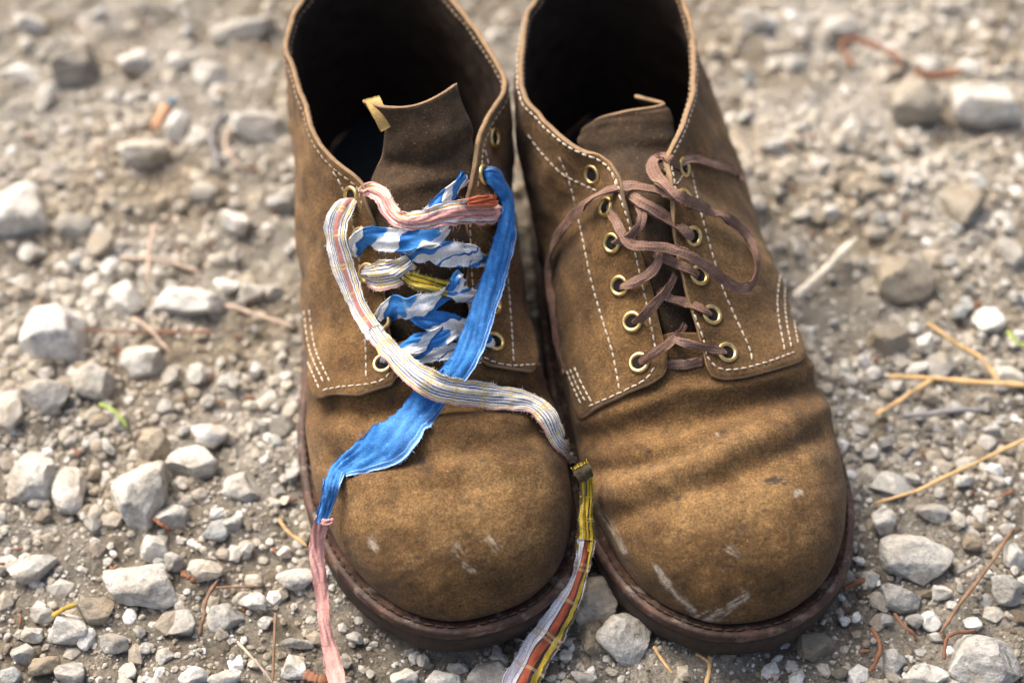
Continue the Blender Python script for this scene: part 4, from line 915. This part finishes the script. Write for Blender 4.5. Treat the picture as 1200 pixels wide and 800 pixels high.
o = scatter('small_gravel', 36000, I0, .0015, .0042, VIEW, 23, 1.8, .35); o['label'] = 'small angular gravel between the stones'; o['category'] = 'gravel'
o = scatter('grit', 60000, I0, .0006, .0020, VIEW, 22, 1.5, .8); o['label'] = 'fine sandy grit covering the ground'; o['category'] = 'grit'
o = scatter('outer_gravel', 26000, I0, .0022, .010, (-.62, .62, -.42, .66), 24, 2.2, .3); o['label'] = 'gravel continuing around the place'; o['category'] = 'gravel'

# ------------------------------------------------------------------ twigs, needles and bits
def tube(name, pts, w0, w1, mat, parent=None, seed=1, flat=.65, lift=.0):
    """pts: photograph pixels (x, y, z mm)"""
    P = []
    for p in pts:
        P.append(at(p[0], p[1], (p[2] if len(p) > 2 else 3)*.001))
    n = max(14, len(pts)*9); Q = catmull(P, n); L = np.linspace(0, 1, n); jr = np.random.RandomState(seed+int(pts[0][0])); Q = Q+(catmull(jr.normal(0, 1, (max(4, n//4), 3)), n))*mpp(400)*min(w0, 5)*.07
    T = np.gradient(Q, axis=0); T /= np.linalg.norm(T, axis=1, keepdims=True); k = mpp(pts[0][1]); m = 8
    up = np.array([0, 0, 1.]); B = np.cross(T, up); B /= np.linalg.norm(B, axis=1, keepdims=True)+1e-9; N = np.cross(B, T)
    r = (w0+(w1-w0)*L)*k/2*(1+.28*(value_noise(L*n*.35, L*0+seed, seed)-.5)*2); r = r*np.interp(L, [0, .06, .9, 1], [.6, 1, .95, .45])
    an = np.arange(m)/m*2*math.pi
    G = Q[:, None]+B[:, None]*(np.cos(an)[None, :, None]*r[:, None, None])+N[:, None]*(np.sin(an)[None, :, None]*r[:, None, None]*flat)
    F = []
    for i in range(n-1):
        for j in range(m): F.append((i*m+j, i*m+(j+1) % m, i*m+m+(j+1) % m, i*m+m+j))
    F += [tuple(range(m))[::-1], tuple((n-1)*m+j for j in range(m))]
    return mesh_obj(name, G.reshape(-1, 3), F, M[mat], parent)
def tw(name, cat, label, mat, pts, w0, w1=None, **kw):
    o = tube(name, pts, w0, w1 if w1 else w0*.8, mat, **kw); o['label'] = label; o['category'] = cat; o['group'] = 'dry plant litter on the ground'; return o
st_ = tw('dry_twig', 'twig', 'branched straw-coloured twig lying right of the right shoe', 'straw', [(1040, 441, 6), (1090, 443, 6), (1140, 447, 6), (1215, 452, 6)], 8, 8)
a_ = tube('side_shoot', [(1087, 378, 8), (1120, 402, 7), (1150, 420, 6), (1171, 447, 6)], 7, 6, 'straw', st_); b_ = tube('side_shoot', [(1094, 444, 6), (1070, 459, 5), (1047, 474, 4), (1024, 486, 4)], 7, 5, 'straw', st_)
tw('stick', 'stick', 'pale cream stick pointing up from behind the right shoe', 'pale_stick', [(930, 350, 5), (968, 314, 6), (1004, 279, 7)], 11, 10)
tw('stick', 'stick', 'short dark grey stick below the branched straw twig', 'grey_stick', [(1058, 487, 3), (1090, 484, 4), (1125, 479, 5), (1153, 481, 4)], 8, 9)
tw('pine_needle', 'needle', 'long straw-coloured needle reaching to the right picture edge', 'straw', [(1026, 589, 5), (1070, 576, 5), (1120, 553, 6), (1215, 508, 7)], 5, 5)
tw('dry_twig', 'twig', 'thin brown twig slanting down beside the big bottom right rock', 'brown_twig', [(1186, 620, 4), (1160, 662, 4), (1130, 700, 4), (1101, 742, 4)], 5, 4)
tw('dry_twig', 'twig', 'short grey twig above the thin slanting brown one', 'grey_stick', [(1122, 671, 4), (1150, 655, 4)], 5, 5)
tw('pine_needle', 'needle', 'thick curved rust-red needle below the jagged rock', 'rust', [(1022, 735, 4), (1031, 755, 5), (1028, 772, 4), (1018, 787, 3)], 6, 5)
tw('pine_needle', 'needle', 'bent rust-red needle between small stones under the jagged rock', 'rust', [(1048, 718, 4), (1060, 733, 5), (1070, 742, 5), (1074, 752, 3)], 5, 4)
tw('pine_needle', 'needle', 'dark hooked needle left of the big bottom right rock', 'rust', [(1106, 772, 3), (1108, 752, 4), (1118, 742, 5), (1142, 738, 4)], 5, 4)
tw('bark_bit', 'bark', 'small rust-red sliver beside the right shoe toe', 'rust', [(989, 691, 2), (1000, 684, 3), (1014, 677, 3)], 8, 7)
tw('pine_needle', 'needle', 'straight tan needle below the right shoe at the bottom edge', 'straw', [(766, 757, 3), (782, 780, 3), (800, 806, 3)], 5, 4)
t_ = tw('pine_needle', 'needle', 'forked tan needle sticking out under the right toe', 'straw', [(832, 768, 3), (831, 785, 3), (828, 806, 3)], 6, 5); tube('side_shoot', [(816, 766, 3), (825, 771, 3), (832, 777, 3)], 5, 5, 'straw', t_)
tw('bark_strip', 'bark', 'reddish curved bark strip blurred at the upper right', 'rust', [(984, 50, 4), (1002, 46, 6), (1025, 54, 7), (1046, 64, 6), (1060, 80, 3)], 9, 8)
tw('bark_strip', 'bark', 'short reddish bark strip dropping from the longer curved one', 'rust', [(985, 52, 4), (992, 66, 3), (1000, 80, 3)], 8, 7)
tw('bark_strip', 'bark', 'reddish flat bark strip between the brown wedge and pale rocks', 'rust', [(1072, 86, 5), (1095, 89, 5), (1130, 83, 4)], 13, 10)
tw('dry_twig', 'twig', 'thin reddish twig lying beside the white squarish rock', 'rust', [(98, 387, 5), (150, 389, 4), (200, 389, 4), (252, 388, 4)], 4, 4)
tw('straw_stalk', 'straw', 'pale stalk crossing the thin reddish twig', 'pinkish', [(155, 372, 4), (178, 388, 6), (200, 413, 4)], 6, 4)
tw('straw_stalk', 'straw', 'pale upright stalk above the long white rock', 'pinkish', [(181, 262, 3), (175, 295, 4), (173, 335, 3)], 6, 5)
tw('straw_stalk', 'straw', 'pale stalk running from the long white rock towards the shoe', 'pinkish', [(140, 302, 3), (190, 305, 4), (235, 318, 3)], 6, 5)
tw('straw_stalk', 'straw', 'pale stalk touching the side of the left shoe', 'pinkish', [(265, 357, 3), (305, 370, 4), (345, 384, 3)], 8, 6)
tw('root_bit', 'root', 'grey crooked root blurred at the upper left near the shoe', 'grey_stick', [(262, 132, 4), (249, 150, 4), (248, 168, 4), (255, 186, 4), (253, 204, 3)], 8, 6)
tw('dry_twig', 'twig', 'reddish twig right beside the grey crooked root', 'pinkish', [(268, 150, 3), (264, 168, 3), (270, 182, 3), (282, 196, 3)], 6, 5)
tw('orange_stalk', 'stalk', 'orange stalk blurred beside the pale rocks at the upper left', 'orange_bit', [(195, 124, 7), (187, 138, 7), (179, 152, 5)], 12, 10)
tw('plastic_bit', 'scrap', 'tiny blue scrap at the tip of the orange stalk', 'blue_bit', [(198, 121, 8), (206, 116, 8)], 10, 9)
tw('dry_twig', 'twig', 'brown crooked twig above the round grey stone', 'brown_twig', [(234, 744, 3), (239, 722, 6), (241, 704, 6), (254, 681, 5)], 5, 5)
tw('dry_twig', 'twig', 'thin tan twig joining the brown crooked one', 'brown_twig', [(250, 689, 5), (275, 687, 5), (306, 687, 4)], 4, 3)
tw('curled_leaf', 'leaf', 'ochre curled leaf below the big rounded rock', 'ochre', [(62, 722, 3), (72, 714, 5), (90, 708, 4)], 8, 6)
tw('pine_needle', 'needle', 'thin brown needle standing near the pink strip', 'brown_twig', [(323, 718, 3), (321, 760, 4), (320, 798, 3)], 4, 3)
tw('pine_needle', 'needle', 'slanting thin pinkish needle at the bottom left of the pink strip', 'pinkish', [(278, 752, 3), (300, 775, 4), (320, 800, 3)], 4, 3)
tw('dry_leaf', 'leaf', 'rust-brown leaf scrap at the bottom edge beside the pink strip', 'rust', [(357, 790, 3), (370, 794, 4), (383, 798, 3)], 16, 12, flat=.3)
tw('grass_blade', 'grass', 'short bright green blade near the pale rocks at left', 'green', [(117, 473, 5), (132, 481, 6), (150, 500, 3)], 7, 4, flat=.4)
tw('grass_blade', 'grass', 'green blade at the right picture edge', 'green', [(1181, 388, 5), (1192, 400, 6), (1206, 408, 4)], 7, 5, flat=.4)
tw('straw_stalk', 'straw', 'pale stalk lying above the round grey stone', 'pale_stick', [(221, 634, 5), (232, 640, 6), (243, 647, 4)], 10, 8)
tw('pine_needle', 'needle', 'short straw needle with brown tip near the pink strip', 'straw', [(327, 608, 4), (337, 622, 4), (360, 640, 3)], 5, 5)
tw('bark_bit', 'bark', 'rust sliver beside the oval pale stone below the triangular rock', 'rust', [(180, 607, 5), (190, 615, 5), (200, 622, 3)], 6, 5)
tw('bark_bit', 'bark', 'rust sliver at the right end of the big rounded rock', 'rust', [(213, 672, 4), (221, 676, 5), (229, 683, 3)], 7, 6)
# crumbs of dry leaf and bark
r = np.random.RandomState(8); n = 420; x = r.uniform(-.36, .36, n); y = r.uniform(-.18, .36, n); kp = ~footprint(x, y, .004); x, y = x[kp], y[kp]; n = len(x)
V0, F0 = rock_shape(I0, 5, rough=0); an = r.uniform(0, 6.28, n); L = r.uniform(.0012, .004, n); Vb = np.stack([V0[None, :, 0]*L[:, None], V0[None, :, 1]*.0007+0*L[:, None], V0[None, :, 2]*.0005+0*L[:, None]], -1)
cx, sx = np.cos(an)[:, None], np.sin(an)[:, None]
V = np.stack([Vb[..., 0]*cx-Vb[..., 1]*sx+x[:, None], Vb[..., 0]*sx+Vb[..., 1]*cx+y[:, None], Vb[..., 2]+(ground_z(x, y)+.0018)[:, None]], -1).reshape(-1, 3)
o = big_mesh('leaf_crumbs', V, (F0[None]+(np.arange(n)*len(V0))[:, None, None]).reshape(-1, 3), M['rust']); o['kind'] = 'stuff'; o['label'] = 'rust-brown crumbs of dry needles and bark'; o['category'] = 'litter'
